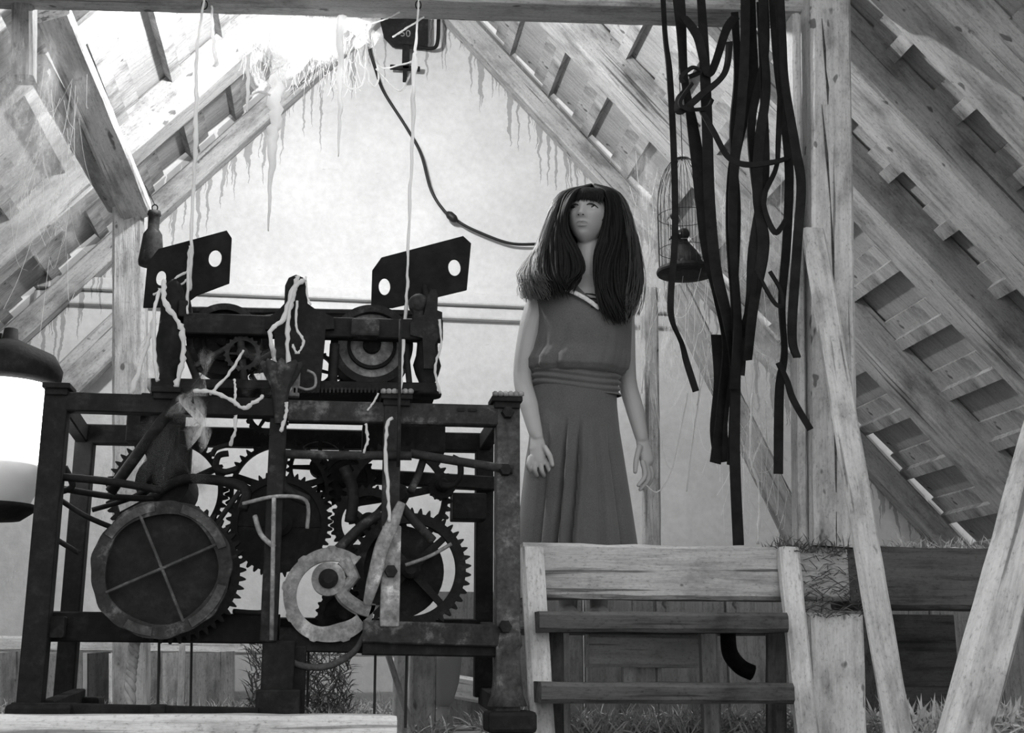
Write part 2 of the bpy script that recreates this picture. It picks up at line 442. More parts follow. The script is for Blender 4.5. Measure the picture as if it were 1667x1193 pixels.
# left truss
o = beam('queen_post', P(214, 1150, 5.4), P(212, 345, 5.4), .15, S(48, 5.4), 'wood_pale', up=(1, 0, 0), jit=.004, seed=31)
bm_thing(o, 'pale upright post standing behind the clock frame beneath the thick brace', 'post')
o = beam('brace', P(222, 345, 5.38), P(85, 20, 4.60), .13, S(52, 5.0), 'wood_pale', up=(1, 0, .3), jit=.004, seed=32)
bm_thing(o, 'thick pale brace slanting down onto the head of the upright post')
o = beam('brace', P(190, 330, 5.60), P(60, 106, 4.68), .1, S(34, 5.2), 'wood_mid', up=(1, 0, .3), jit=.004, seed=33)
bm_thing(o, 'thinner brace running parallel behind the thick pale brace')
o = beam('roof_strut', P(40, 130, 4.45), P(40, 0, 4.45), .09, S(34, 4.45), 'wood_grey', up=(1, 0, 0), seed=34)
bm_thing(o, 'short strut under the collar beam behind gauzy cobwebs')
o = beam('roof_strut', P(70, 660, 6.95), P(215, 520, 6.95), .1, S(56, 6.9), 'wood_mid', up=(1, 0, 1), seed=35)
bm_thing(o, 'lower diagonal strut on the gable wall, behind the lantern cap')
# right back timbers
o = beam('brace', P(1098, 470, 6.2), P(1305, 890, 6.0), .1, S(40, 6.1), 'wood_grey', up=(1, 0, 1), jit=.003, seed=36)
bm_thing(o, 'shaded diagonal brace behind the hanging straps')
o = beam('thin_post', P(1062, 1030, 5.6), P(1056, 470, 5.6), .06, S(28, 5.6), 'wood_mid', up=(1, 0, 0), jit=.003, seed=37)
bm_thing(o, 'slender post behind the woman\'s left arm', 'post')

# deck behind the tie beam
deck = thing('deck', (1.2, 4.6, .4), 'low plank deck the woman stands on', 'deck')
for i in range(5):
    beam('plank', Vector((.60, 4.22 + i * .165, .425)), Vector((1.78, 4.22 + i * .165, .425)), .16, .03, 'wood_grey', deck, jit=.001, seed=40 + i)
for x in (.78, 1.30, 1.72): beam('leg', Vector((x, 4.2, FZ)), Vector((x, 4.2, .415)), .06, .06, 'wood_grey', deck, up=(1, 0, 0), seed=int(x * 50))
# low boards added behind the steps to hide the wall and darken the view
part = thing('added_screen', (2, 5.3, .1), 'low board screen added to darken the space under the tie beams', 'added_screen')
for i in range(9):
    beam('board', Vector((.62 + i * .32, 5.35, FZ)), Vector((.62 + i * .32, 5.35, .60)), .03, .315, 'wood_grey', part, up=(1, 0, 0), jit=.001, seed=60 + i)
# pale block and beam seen through the steps
o = beam('timber', P(955, 1058, 4.62), P(1131, 1060, 4.62), .1, S(50, 4.62), 'wood_white', jit=.004, seed=71); bm_thing(o, 'white timber seen through the steps', 'timber')
o = beam('timber_block', P(1044, 1128, 4.7), P(1044, 1084, 4.7), .07, S(60, 4.7), 'wood_white', up=(1, 0, 0), jit=.003, seed=72); bm_thing(o, 'small pale block propping the white timber behind the steps', 'block')

# ================================================================== the steps
st = thing('wooden_steps', P(1080, 1200, 3.75), 'short open wooden steps leading up to the pale tie beam', 'steps')
beam('string', P(886, 1240, 3.80), P(866, 893, 3.945), .045, S(38, 3.8), 'wood_white', st, up=(1, 0, 0), jit=.003, seed=80)
beam('string', P(1318, 1240, 3.80), P(1283, 893, 3.945), .05, S(36, 3.8), 'wood_white', st, up=(1, 0, 0), jit=.003, seed=81)
for i, (y, Y, xa, xb) in enumerate(((1011, 3.80, 877, 1281), (1127, 3.70, 880, 1291))):
    a = P(xa, y, Y); b = P(xb, y + 3, Y); beam('tread', a + Vector((0, .07, 0)), b + Vector((0, .07, 0)), .17, S(32, Y), 'wood_stain' if i == 0 else 'wood_stain', st, jit=.003, seed=83 + i)
for x in (902, 1262):
    beam('back_leg', P(x, 1215, 3.98), P(x, 1020, 3.98), .05, S(30, 4), 'wood_stain', st, up=(1, 0, 0), seed=x)

# ================================================================== hay
def blades(name, n, xr, yr, z, ln, mat, label, lean=1.2, w=.0025, seed=1, spread=None):
    r = random.Random(seed); v = []; f = []
    for _ in range(n):
        x = r.uniform(*xr); y = r.uniform(*yr); p = Vector((x, y, z(x, y) if callable(z) else z))
        a = r.uniform(0, 2 * PI); L = r.uniform(.4, 1) * ln; el = r.uniform(.05, lean)
        d = Vector((math.cos(a) * math.cos(el), math.sin(a) * math.cos(el), math.sin(el)))
        sd = d.cross(Vector((r.uniform(-1, 1), r.uniform(-1, 1), r.uniform(-1, 1)))).normalized() * w
        mid = p + d * L * .5 + Vector((0, 0, r.uniform(0, .12) * L)); tip = p + d * L + Vector((0, 0, -.2 * L * r.random()))
        k = len(v); v += [p - sd, p + sd, mid + sd, mid - sd, tip]; f += [(k, k + 1, k + 2, k + 3), (k + 3, k + 2, k + 4)]
    o = make(name, v, f, mat); return tag(o, label, 'hay', kind='stuff')
blades('hay', 7500, (-2.6, .45), (4.4, 7.1), FZ, .13, 'hay', 'loose straw strewn over the floor behind the clock frame', seed=1)
blades('hay', 3600, (.55, 3.2), (4.2, 5.25), FZ, .13, 'hay', 'loose straw strewn over the floor beneath the tie beams', seed=2)
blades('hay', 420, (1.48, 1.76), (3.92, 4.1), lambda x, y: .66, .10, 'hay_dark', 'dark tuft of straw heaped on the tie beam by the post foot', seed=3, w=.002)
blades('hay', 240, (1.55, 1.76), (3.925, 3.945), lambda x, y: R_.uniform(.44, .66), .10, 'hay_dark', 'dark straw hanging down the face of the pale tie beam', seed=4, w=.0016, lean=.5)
blades('hay', 700, (1.9, 3.0), (3.98, 4.12), lambda x, y: .675, .09, 'hay', 'pale straw lying along the top of the dark tie beam', seed=6, w=.002)
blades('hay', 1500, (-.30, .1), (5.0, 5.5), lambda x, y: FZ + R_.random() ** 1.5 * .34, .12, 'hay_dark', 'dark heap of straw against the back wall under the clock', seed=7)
blades('grass_clump', 700, (2.05, 2.75), (4.4, 4.66), FZ, .15, 'leaf', 'bright strap-leaved grass growing under the dark tie beam', lean=1.5, w=.006, seed=8)
# ================================================================== tower clock
YF, YB = 3.70, 4.27
ck = thing('clock_movement', P(440, 1150, 3.95), 'large black iron tower clock movement in an open bar frame', 'clock')
def post(name, x0, x1, y0, y1, Y, d, mat, par=ck):
    o = pbx(name, [(x0, y0, x1, y1, Y, d)], mat, par, .005)
    return o
# front and back frames (world-vertical posts)
def vpost(name, x, w, y0, y1, Y, d, mat):
    t = P(x, y0, Y); b = P(x, y1, Y); ww = S(w, Y)
    mb = MB(); mb.box((t.x - ww / 2, Y, b.z), (t.x + ww / 2, Y + d, t.z)); o = mb.build(name, mat, ck)
    m = o.modifiers.new('b', 'BEVEL'); m.width = .005; m.segments = 2; return o
vpost('frame_post', 92, 36, 632, 1165, YF, .06, 'iron_black')
vpost('frame_post', 828, 38, 652, 1160, YF, .07, 'iron_rust')
vpost('frame_post', 138, 28, 700, 1140, YB, .06, 'iron_black')
vpost('frame_post', 790, 28, 705, 1135, YB, .06, 'iron_black')
# bars
def hbar(name, x0, x1, ya, yb, h, Y, d, mat):
    o = beam(name, P(x0, ya, Y + d / 2), P(x1, yb, Y + d / 2), d, S(h, Y), mat, ck, jit=.0012, cham=.004, seg=10, seed=int(x0 + ya)); return o
hbar('frame_bar', 80, 470, 655, 667, 30, YF, .05, 'iron_black')
hbar('frame_bar', 470, 822, 670, 678, 34, YF, .05, 'iron_worn')
hbar('frame_bar', 128, 800, 707, 722, 30, YB, .05, 'iron_black')
hbar('frame_bar', 75, 455, 1020, 1024, 44, YF + .10, .05, 'iron_black')
hbar('frame_bar', 590, 815, 1028, 1036, 34, YF, .09, 'iron_worn')
hbar('frame_bar', 590, 815, 1054, 1058, 22, YF + .02, .09, 'iron_black')
hbar('frame_bar', 455, 600, 1040, 1044, 36, YF + .06, .06, 'iron_black')
hbar('frame_bar', 118, 800, 1020, 1026, 34, YB, .05, 'iron_black')
hbar('frame_bar', 20, 420, 1158, 1166, 26, YF - .02, .05, 'iron_black')
hbar('frame_bar', 600, 805, 776, 788, 22, YB - .06, .05, 'iron_black')
for x0, y0, x1, y1 in ((92, 645, 135, 708), (828, 660, 788, 722), (92, 1020, 130, 1024), (828, 1035, 788, 1026), (75, 1158, 128, 1136), (828, 1155, 788, 1132)):
    beam('side_rail', P(x0, y0, YF + .03), P(x1, y1, YB + .03), .04, .06, 'iron_black', ck, seg=4, jit=.001, cham=.004)
for x, y, w in ((60, 1160, 110), (835, 1172, 80)):
    pbx('foot', [(x - w / 2, y - 14, x + w / 2, y + 22, YF - .04, .14)], 'iron_black', ck, .012)
pbx('foot', [(105, 1135, 160, 1152, YB - .02, .12)], 'iron_black', ck, .01)
mb = MB(); a = P(828, 1095, YF); mb.lathe((a.x, YF + .03, 0), [(.042, P(828, 1030, YF).z), (.046, P(828, 1050, YF).z), (.036, P(828, 1060, YF).z), (.048, P(828, 1130, YF).z), (.06, P(828, 1150, YF).z)], 12); mb.build('post_base', 'iron_rust', ck, True)
pbx('base_block', [(424, 1042, 478, 1185, YF + .02, .12), (415, 1122, 488, 1190, YF, .16)], 'iron_black', ck, .006)
pbx('base_block', [(470, 1050, 497, 1170, YF + .05, .08)], 'iron_black', ck, .006)
pbx('base_block', [(242, 1147, 268, 1195, YF - .03, .06)], 'iron_black', ck, .005)
# caps with scalloped rims
def cap(x, y, w, sc, mat='iron_black'):
    cap_ = pbx('post_cap', [(x - w / 2, y, x + w / 2, y + 9, YF - .02, .1), (x - w / 2 + 4, y + 7, x + w / 2 - 4, y + 20, YF - .01, .08)], mat, ck, .003)
    if sc:
        mb = MB()
        for i in range(6):
            c = P(x - w / 2 + 4 + i * (w - 8) / 5, y - 1, YF); mb.lathe((c.x, c.y - .02, c.z), [(.004, -.008), (.009, -.006), (.009, .004), (.004, .008)], 8, 'z')
        mb.build('scallop_rim', 'iron_light', cap_, True)
cap(91, 622, 46, 0); cap(270, 629, 50, 0); cap(646, 640, 52, 1); cap(826, 644, 50, 1)
# square bolt heads
for x, y in ((826, 672), (822, 765), (822, 1020), (636, 930)):
    c = P(x, y, YF - .005); mb = MB(); mb.lathe(c, [(.018, -.022), (.02, -.012), (.02, .01)], 6, 'y'); mb.build('bolt', 'iron_black' if x > 700 else 'iron_dark', ck)

# ---- wheels
def gear(x, y, R, teeth, Y, d, rim, mat, hub=.2, spokes=4, disc=False, tooth=.09, rot=0, name='gear_wheel'):
    c = P(x, y, Y); r = S(R, Y); mb = MB()
    def ro(t):
        u = (t * teeth / (2 * PI)) % 1.0
        k = 1 if .28 < u < .62 else (.55 if .18 < u < .72 else 0)
        return r * (1 - tooth) + r * tooth * k
    mb.ring(c, ro, r * (1 - rim), Y, Y + d, teeth * 8)
    if disc: mb.lathe(c, [(r * .1, d * .3), (r * (1 - rim) * 1.02, d * .3), (r * (1 - rim) * 1.02, d * .7), (r * .1, d * .7)], 40, 'y')
    mb.lathe(c, [(r * hub * .6, -d * .8), (r * hub, -d * .5), (r * hub, d * 1.5), (r * hub * .6, d * 1.8)], 20, 'y')
    if spokes:
        for k in range(spokes):
            a = rot + 2 * PI * k / spokes; t = Vector((math.cos(a), 0, math.sin(a))); s = Vector((-math.sin(a), 0, math.cos(a)))
            p = [c + t * r * hub * .8 + s * r * .07, c + t * r * (1 - rim * .6) + s * r * .05, c + t * r * (1 - rim * .6) - s * r * .05, c + t * r * hub * .8 - s * r * .07]
            mb.prism([(q.x, q.z) for q in p], Y + d * .2, Y + d * .8)
    return mb.build(name, mat, ck)
gear(272, 800, 92, 44, 4.05, .03, .17, 'iron_black', .2, 4, rot=.5)
gear(284, 932, 106, 46, 3.745, .035, .2, 'iron_black', .2, 4, disc=True, rot=.2)
gear(455, 800, 84, 40, 4.08, .03, .16, 'iron_black', .22, 5, rot=.3)
gear(455, 852, 82, 42, 3.93, .03, .22, 'iron_black', .25, 4, disc=True)
gear(668, 926, 96, 42, 3.90, .035, .25, 'iron_dark', .16, 4, rot=.75)
gear(648, 806, 88, 40, 4.04, .03, .2, 'iron_dark', .2, 4, rot=.2)
gear(600, 850, 60, 30, 4.00, .03, .3, 'iron_dark', .25, 4, rot=.9)
gear(565, 780, 46, 26, 4.12, .03, .3, 'iron_black', .3, 4, disc=True)
gear(520, 760, 52, 28, 4.15, .03, .2, 'iron_black', .3, 4)
gear(436, 672, 36, 22, 3.85, .03, .3, 'iron_black', .3, 3)
gear(720, 790, 22, 14, 3.95, .05, .5, 'iron_black', .5, 0, disc=True)
gear(560, 1000, 44, 24, 3.95, .03, .3, 'iron_black', .3, 4, disc=True)
# winding barrel with worn rim
c = P(263, 925, 3.65); r = S(104, 3.65); mb = MB()
mb.ring(c, lambda t: r * (1 + .012 * math.sin(7 * t) + .008 * math.sin(17 * t + 1)), lambda t: r * (.80 + .015 * math.sin(5 * t + 2)), 3.65, 3.675, 96)
brl = mb.build('winding_barrel', 'iron_worn', ck)
mb = MB(); mb.lathe(c, [(r * .82, .02), (r * .86, .03), (r * .86, .11), (r * .5, .112)], 48, 'y'); mb.build('barrel_drum', 'iron_black', brl)
for a0, a1 in ((25, 205), (115, 295)):
    mb = MB(); t0, t1 = math.radians(a0), math.radians(a1)
    mb.tube([c + Vector((math.cos(t0), 0, math.sin(t0))) * r * .84, c + Vector((0, .005, 0)), c + Vector((math.cos(t1), 0, math.sin(t1))) * r * .84], .0045, 6); mb.build('cross_rod', 'iron_rust', brl)
for a0, a1, w in ((-120, -95, .3), (-60, -15, .3), (20, 75, .2), (100, 150, .2)):   # patches of rubbed metal on the rim
    mb = MB(); mb.ring(c, r * .97, r * .84, 3.647, 3.66, 20, math.radians(a0), math.radians(a1)); mb.build('rubbed_rim', 'iron_rust', brl)
# count wheel (crescent with hub)
c = P(538, 968, 3.74); r = S(72, 3.74); mb = MB()
def cro(t): return r * (1 + .035 * (1 if math.sin(t * 9) > .75 else 0) + .01 * math.sin(5 * t))
mb.ring(c, cro, lambda t: r * (.72 - .10 * math.exp(-((t - 5.0) / .5) ** 2)), 3.74, 3.765, 120, math.radians(52), math.radians(349))
h = c + Vector((-S(4, 3.74), 0, S(24, 3.74)))
mb.ring(h, r * .36, r * .2, 3.73, 3.775, 40)
pts = [P(552, 958, 3.75), P(563, 975, 3.75), P(585, 990, 3.75), P(602, 996, 3.75)]
mb.tube(spline(pts, 5), [.022] * 16, 8)
mb.tube([P(560, 912, 3.752), P(575, 940, 3.752), P(556, 962, 3.752)], [.026, .022, .018], 8)
tl = P(619, 985, 3.74); b1 = P(590, 1012, 3.74); b2 = P(570, 985, 3.74)
mb.prism([(tl.x, tl.z), (b2.x, b2.z), (b1.x, b1.z)], 3.74, 3.765)
cw = mb.build('count_wheel', 'iron_light', ck)
mb = MB(); mb.lathe(h, [(r * .1, -.03), (r * .21, -.02), (r * .21, .1), (r * .1, .1)], 20, 'y'); mb.build('arbor', 'iron_black', cw)
# great-wheel barrel on the right
c = P(648, 930, 3.95); r = S(72, 3.95); mb = MB(); mb.lathe(c, [(r * .6, 0), (r, .005), (r, .12), (r * .6, .12)], 40, 'y'); mb.build('rope_barrel', 'iron_dark', ck)
c = P(270, 790, 4.0); r = S(40, 4); mb = MB(); mb.lathe(c, [(r * .6, -.1), (r, -.09), (r, .2), (r * .6, .2)], 24, 'y'); mb.build('rope_barrel', 'iron_black', ck)
# columns
def column(x, w, y0, y1, Y, mat):
    return vpost('column', x, w, y0, y1, Y, .035, mat)
column(455, 26, 640, 1045, YF + .01, 'iron_dark'); column(640, 28, 650, 860, YF - .005, 'iron_worn'); column(638, 30, 855, 1020, YF - .008, 'paint_flaked')
vpost('column', 270, 44, 640, 800, 3.9, .06, 'iron_black'); vpost('column', 300, 24, 700, 900, 4.1, .05, 'iron_black')
ptube('rod', [(446, 810, 3.66), (444, 920, 3.66), (442, 1042, 3.66)], .0065, 'iron_light', ck, sm=2)
ptube('rod', [(652, 520, 3.69), (650, 650, 3.66), (648, 760, 3.66)], .005, 'iron_dark', ck, sm=2)
# tulip finial
c = P(457, 640, YF); z = lambda y: P(457, y, YF).z
mb = MB(); n = 40; prof = [(.012, z(690)), (.018, z(668)), (.022, z(650)), (.028, z(632)), (.045, z(612)), (.058, z(597)), (.052, z(592)), (.02, z(596))]
v = []; f = []
for i, (rr, zz) in enumerate(prof):
    for k in range(n):
        t = 2 * PI * k / n; q = rr * (1 + (.14 * math.cos(8 * t) if i >= 4 else .03 * math.cos(8 * t)))
        v.append((c.x + math.cos(t) * q, YF - .005 + math.sin(t) * q * .7, zz + (.008 * math.cos(8 * t) if i >= 5 else 0)))
for i in range(len(prof) - 1):
    for k in range(n): f.append((i * n + k, i * n + (k + 1) % n, (i + 1) * n + (k + 1) % n, (i + 1) * n + k))
mb.add(v, f); mb.build('tulip_finial', 'iron_worn', ck, True)
# levers, rods and hooks
def rod(pts, rpx, mat='iron_black', name='lever', flat=None): return ptube(name, pts, S(rpx, 3.8), mat, ck, 8, 6, flat)
rod([(98, 776, 3.74), (180, 784, 3.74), (262, 798, 3.76)], 6); rod([(100, 795, 3.85), (180, 808, 3.85), (250, 812, 3.85)], 5)
rod([(100, 815, 3.8), (150, 845, 3.8), (240, 880, 3.9)], 4); rod([(150, 830, 3.9), (210, 812, 3.9), (250, 790, 3.9)], 4)
rod([(95, 880, 3.8), (128, 900, 3.85)], 4, 'iron_worn'); rod([(105, 760, 3.8), (118, 790, 3.8), (100, 800, 3.8)], 5)
rod([(180, 800, 3.8), (260, 690, 3.72), (300, 640, 3.7)], 9, 'iron_dark'); rod([(240, 815, 3.88), (300, 780, 3.88), (395, 792, 3.8), (395, 830, 3.78)], 8, 'iron_dark')
rod([(340, 870, 3.75), (390, 800, 3.75)], 4); rod([(356, 920, 3.75), (386, 905, 3.75)], 4, 'iron_worn')
rod([(465, 739, 3.69), (560, 741, 3.69), (670, 742, 3.69)], 7, 'iron_worn'); rod([(668, 738, 3.72), (740, 750, 3.72), (835, 765, 3.69)], 7, 'iron_worn')
rod([(736, 744, 3.8), (748, 752, 3.8), (749, 775, 3.8), (736, 790, 3.8), (720, 790, 3.8)], 5); rod([(690, 745, 3.75), (680, 775, 3.75), (668, 800, 3.72)], 6, 'iron_worn')
rod([(345, 742, 3.82), (352, 730, 3.82), (372, 724, 3.82)], 4); rod([(372, 738, 3.84), (356, 742, 3.84), (352, 760, 3.84), (366, 768, 3.84), (388, 762, 3.84)], 5)
rod([(655, 825, 3.70), (676, 850, 3.72), (705, 880, 3.74)], 7, 'iron_worn'); rod([(560, 760, 3.8), (575, 800, 3.8), (570, 850, 3.8)], 9, 'iron_dark')
rod([(395, 820, 3.72), (450, 808, 3.70), (498, 815, 3.70), (500, 860, 3.72)], 3, 'iron_light'); rod([(415, 840, 3.75), (425, 870, 3.72), (446, 890, 3.69)], 4, 'iron_light')
rod([(460, 740, 3.75), (458, 790, 3.75), (500, 815, 3.8)], 9, 'iron_worn'); rod([(540, 905, 3.8), (585, 860, 3.8), (620, 835, 3.8)], 8, 'iron_worn')
rod([(380, 995, 3.78), (425, 997, 3.75), (440, 985, 3.72)], 4); rod([(462, 1055, 3.75), (480, 1080, 3.75), (530, 1085, 3.75), (575, 1062, 3.75), (595, 1030, 3.75)], 5, 'iron_rust')
rod([(660, 920, 3.85), (700, 905, 3.85), (735, 885, 3.85)], 3, 'iron_light')
o = ptube('curved_arm', [(654, 818, 3.68), (640, 850, 3.67), (622, 890, 3.67), (608, 945, 3.68), (597, 985, 3.70)], [.012, .02, .022, .02, .012], 'paint_flaked', ck, 10, 6, .5)
pbx('counterweight', [(737, 802, 792, 845, 4.15, .1)], 'iron_black', ck); pbx('counterweight', [(590, 690, 725, 735, 4.1, .1)], 'iron_black', ck)
pbx('counterweight', [(205, 672, 252, 718, 4.1, .1)], 'iron_black', ck); pbx('bracket', [(228, 640, 300, 690, 3.78, .06)], 'iron_black', ck)
pbx('name_plate', [(745, 664, 756, 669, 3.696, .004), (762, 665, 776, 669, 3.696, .004)], 'iron_black', ck, 0)

# ---- upper train
YU = 3.82
hbar('upper_bar', 300, 720, 528, 540, 34, YU, .05, 'iron_black'); hbar('upper_bar', 300, 700, 506, 512, 10, YU + .16, .04, 'iron_dark')
hbar('upper_bar', 250, 705, 640, 646, 16, YU, .3, 'iron_black')
for i in range(26):
    x = 478 + i * 6.4; mb = MB(); pbox(mb, x, 631, x + 3.2, 639, YF + .04, .03); mb.build('rack_tooth', 'iron_dark', ck)
def baluster(x, yt, yb, wpx, Y, mat='iron_black'):
    z0, z1 = P(x, yb, Y).z, P(x, yt, Y).z; c = P(x, (yt + yb) / 2, Y); w = S(wpx, Y)
    prof = [(.75, 0), (.8, .04), (.45, .10), (.4, .18), (.62, .30), (.75, .42), (.6, .55), (.55, .7), (.6, .8), (.5, .9), (.32, .96), (.1, 1)]
    mb = MB(); mb.lathe((c.x, Y + .04, 0), [(w / 2 * a, z0 + (z1 - z0) * b) for a, b in prof], 16); return mb.build('baluster', mat, ck, True)
baluster(275, 448, 640, 66, YU); baluster(697, 520, 642, 62, YU)
# right standard with bearing arm
z_ = lambda pts, Y: [(P(x, y, Y).x, P(x, y, Y).z) for x, y in pts]
mb = MB(); mb.prism(z_([(668, 525), (690, 512), (697, 480), (702, 471), (710, 471), (713, 482), (712, 505), (720, 508), (720, 540), (708, 560), (712, 600), (690, 600), (688, 550), (668, 545)], YU - .01), YU - .01, YU + .05); mb.build('standard', 'iron_dark', ck)
c = P(682, 492, YU); mb = MB(); mb.lathe(c, [(.01, -.01), (.03, 0), (.034, .02), (.03, .05), (.01, .06)], 16, 'y'); mb.build('pulley', 'iron_worn', ck, True)
pbx('bracket', [(672, 500, 690, 524, YU, .05)], 'iron_dark', ck); pbx('bracket', [(290, 488, 305, 515, YU, .05)], 'iron_dark', ck)
# centre standard
mb = MB(); mb.prism(z_([(432, 520), (452, 506), (463, 494), (464, 465), (470, 452), (482, 447), (494, 452), (499, 465), (501, 494), (512, 502), (530, 510), (543, 516), (544, 535), (530, 536), (520, 640), (450, 640), (446, 536), (432, 536)], YU - .02), YU - .02, YU + .05); mb.build('standard', 'iron_black', ck)
# upper drums
for x, y, R, m, in ((605, 565, 66, 'iron_light'), (366, 556, 58, 'iron_dark')):
    c = P(x, y, YU + .12); r = S(R, YU + .12)
    mb = MB(); mb.ring(c, r, r * .82, YU + .08, YU + .2, 56); dr = mb.build('going_drum', 'iron_dark', ck)
    mb = MB(); mb.lathe(c, [(r * .3, -.02), (r * .84, -.01), (r * .84, .06), (r * .3, .06)], 44, 'y'); mb.build('drum_face', m, dr)
    mb = MB(); mb.ring(c, r * .6, r * .52, YU + .085, YU + .12, 40); mb.build('drum_ring', 'iron_black', dr)
    mb = MB(); mb.lathe(c, [(r * .08, -.06), (r * .22, -.05), (r * .22, .0), (r * .1, 0)], 16, 'y'); mb.build('arbor', 'iron_black', dr)
pbx('bearing', [(572, 518, 618, 546, YU - .03, .06)], 'iron_worn', ck, .008)
for x, y, R, t in ((430, 560, 46, 28), (440, 600, 36, 22), (600, 612, 50, 40), (350, 610, 36, 22), (515, 600, 30, 20)):
    gear(x, y, R, t, YU + .2, .03, .25, 'iron_dark', .25, 4, rot=x)
gear(395, 575, 30, 20, YU + .02, .03, .3, 'iron_worn', .3, 4)
for x0, y0, x1, y1, r in ((300, 565, 330, 640, 6), (330, 540, 420, 520, 5), (545, 560, 540, 640, 8), (420, 520, 460, 515, 6), (510, 560, 512, 630, 4), (660, 560, 668, 640, 5), (390, 540, 400, 640, 6), (470, 560, 420, 590, 6), (310, 600, 380, 560, 5)):
    rod([(x0, y0, YU + .03), (x1, y1, YU + .03)], r, R_.choice(['iron_black', 'iron_dark', 'iron_worn']))
rod([(500, 603, 3.72), (512, 610, 3.72), (513, 628, 3.72), (500, 634, 3.72), (486, 630, 3.72)], 2.2, 'iron_light', 'wire_loop')
pbx('bracket', [(470, 602, 488, 645, 3.74, .03)], 'iron_light', ck)
# ---- fly vanes: black plates with round holes
def vane(outline, holes, Y, tilt):
    vp = z_(outline, Y); me = bpy.data.meshes.new('fly_vane'); bm = bmesh.new()
    vs = [bm.verts.new((x, 0, z)) for x, z in vp]
    es = [bm.edges.new((vs[i], vs[(i + 1) % len(vs)])) for i in range(len(vs))]
    for hx, hy, rx, rz in holes:
        c = P(hx, hy, Y); hv = [bm.verts.new((c.x + math.cos(t * PI / 12) * S(rx, Y), 0, c.z + math.sin(t * PI / 12) * S(rz, Y))) for t in range(24)]
        es += [bm.edges.new((hv[i], hv[(i + 1) % 24])) for i in range(24)]
    bmesh.ops.triangle_fill(bm, use_beauty=True, edges=es)
    r = bmesh.ops.extrude_face_region(bm, geom=bm.faces[:]); 
    bmesh.ops.translate(bm, verts=[e for e in r['geom'] if isinstance(e, bmesh.types.BMVert)], vec=(0, .012, 0))
    bmesh.ops.recalc_face_normals(bm, faces=bm.faces)
    x0 = sum(v.co.x for v in bm.verts) / len(bm.verts)
    for v in bm.verts: v.co.y += Y + (v.co.x - x0) * tilt
    bm.to_mesh(me); bm.free(); o = link('fly_vane', me, 'leather', ck); o['label'] = 'black sheet-metal vane with round holes'; return o
vane([(604, 503), (606, 440), (621, 419), (754, 384), (767, 396), (760, 471), (640, 500)], [(626, 466, 9.5, 15), (740, 435, 10.5, 15)], 3.98, .0)
vane([(233, 500), (240, 428), (258, 405), (369, 375), (377, 387), (373, 460), (320, 480), (296, 498)], [(350, 420, 10.5, 15), (262, 452, 8, 13)], 3.98, .0)
ptube('fly_axle', [(300, 470, 4.0), (310, 520, 3.95)], .012, 'iron_black', ck); ptube('fly_axle', [(690, 460, 4.0), (700, 520, 3.9)], .012, 'iron_black', ck)
# ================================================================== the woman
YW = 4.42
person = thing('person', Vector((P(950, 1000, YW).x, YW, .44)), 'woman with long dark fringed hair in sleeveless grey dress gazing upward', 'person')
def W(x, y, d=0): return P(x, y, YW + d)
def capsule(mb, pts, rad, n=14, flat=None):
    """limb: tube with rounded ends"""
    pts = [Vector(p) for p in pts]; q = []; r = []
    d0 = (pts[0] - pts[1]).normalized(); d1 = (pts[-1] - pts[-2]).normalized()
    for k in (1, .85, .5): q.append(pts[0] + d0 * rad[0] * k * .9); r.append(rad[0] * math.sqrt(max(.02, 1 - k * k)))
    q += pts; r += list(rad)
    for k in (.5, .85, 1): q.append(pts[-1] + d1 * rad[-1] * k * .9); r.append(rad[-1] * math.sqrt(max(.02, 1 - k * k)))
    mb.tube(q, r, n, flat=flat)
def smooth_limb(mb, pts, rad, n=16, k=5, flat=None):
    q = spline(pts, k); rr = []
    for i in range(len(q)):
        t = i / (len(q) - 1) * (len(rad) - 1); j = min(int(t), len(rad) - 2); rr.append(rad[j] * (1 - t + j) + rad[j + 1] * (t - j))
    capsule(mb, q, rr, n, flat)
# head: local frame x = picture right, y = away from the face, z = up
HC = W(957, 355, .0); HR = Euler((math.radians(-11), math.radians(4), math.radians(-25)), 'XYZ').to_matrix() * 1.09
def gs(x, z, cx, cz, sx, sz): return math.exp(-((x - cx) / sx) ** 2 - ((z - cz) / sz) ** 2)
def head_pt(th, ph):
    """th from crown to chin, ph round; face looks along -y"""
    sx, cx_ = math.sin(th), math.cos(th)
    x = sx * math.sin(ph); y = -sx * math.cos(ph); z = cx_
    X, Y, Z = x * .073, y * .092, z * (.112 if z > 0 else .104)
    low = max(0, -z); X *= 1 - .34 * low ** 1.5; 
    if y > 0: Y *= 1 - .18 * low
    else: Y *= 1 - .05 * low
    if y < 0:
        f = min(1, -y * 1.6)
        a = abs(X)
        Y += f * (.011 * gs(a, Z, .033, -.002, .019, .013))               # eye sockets
        Y -= f * (.007 * gs(a, Z, .028, .017, .022, .008))                # brows
        nw = .0085 + max(0, (.02 - Z)) * .09
        Y -= f * .024 * math.exp(-(X / nw) ** 2) * max(0, min(1, (.016 - Z) / .056)) * (1 if Z > -.040 else max(0, 1 - (-.040 - Z) / .009))   # nose
        Y -= f * .0045 * gs(a, Z, .011, -.037, .006, .007)                 # nostril wings
        Y -= f * (.008 * gs(X, Z, 0, -.061, .024, .010))                   # mouth
        Y += f * .005 * gs(X, Z, 0, -.0645, .022, .0022)                    # lip line
        Y += f * .004 * gs(X, Z, 0, -.078, .02, .006)
        Y -= f * (.009 * gs(X, Z, 0, -.096, .022, .014))                   # chin
        Y -= f * .006 * gs(a, Z, .043, -.022, .018, .02)                   # cheek
    return Vector((X, Y, Z))
mb = MB(); nt_, np_ = 60, 72; v = []; f = []
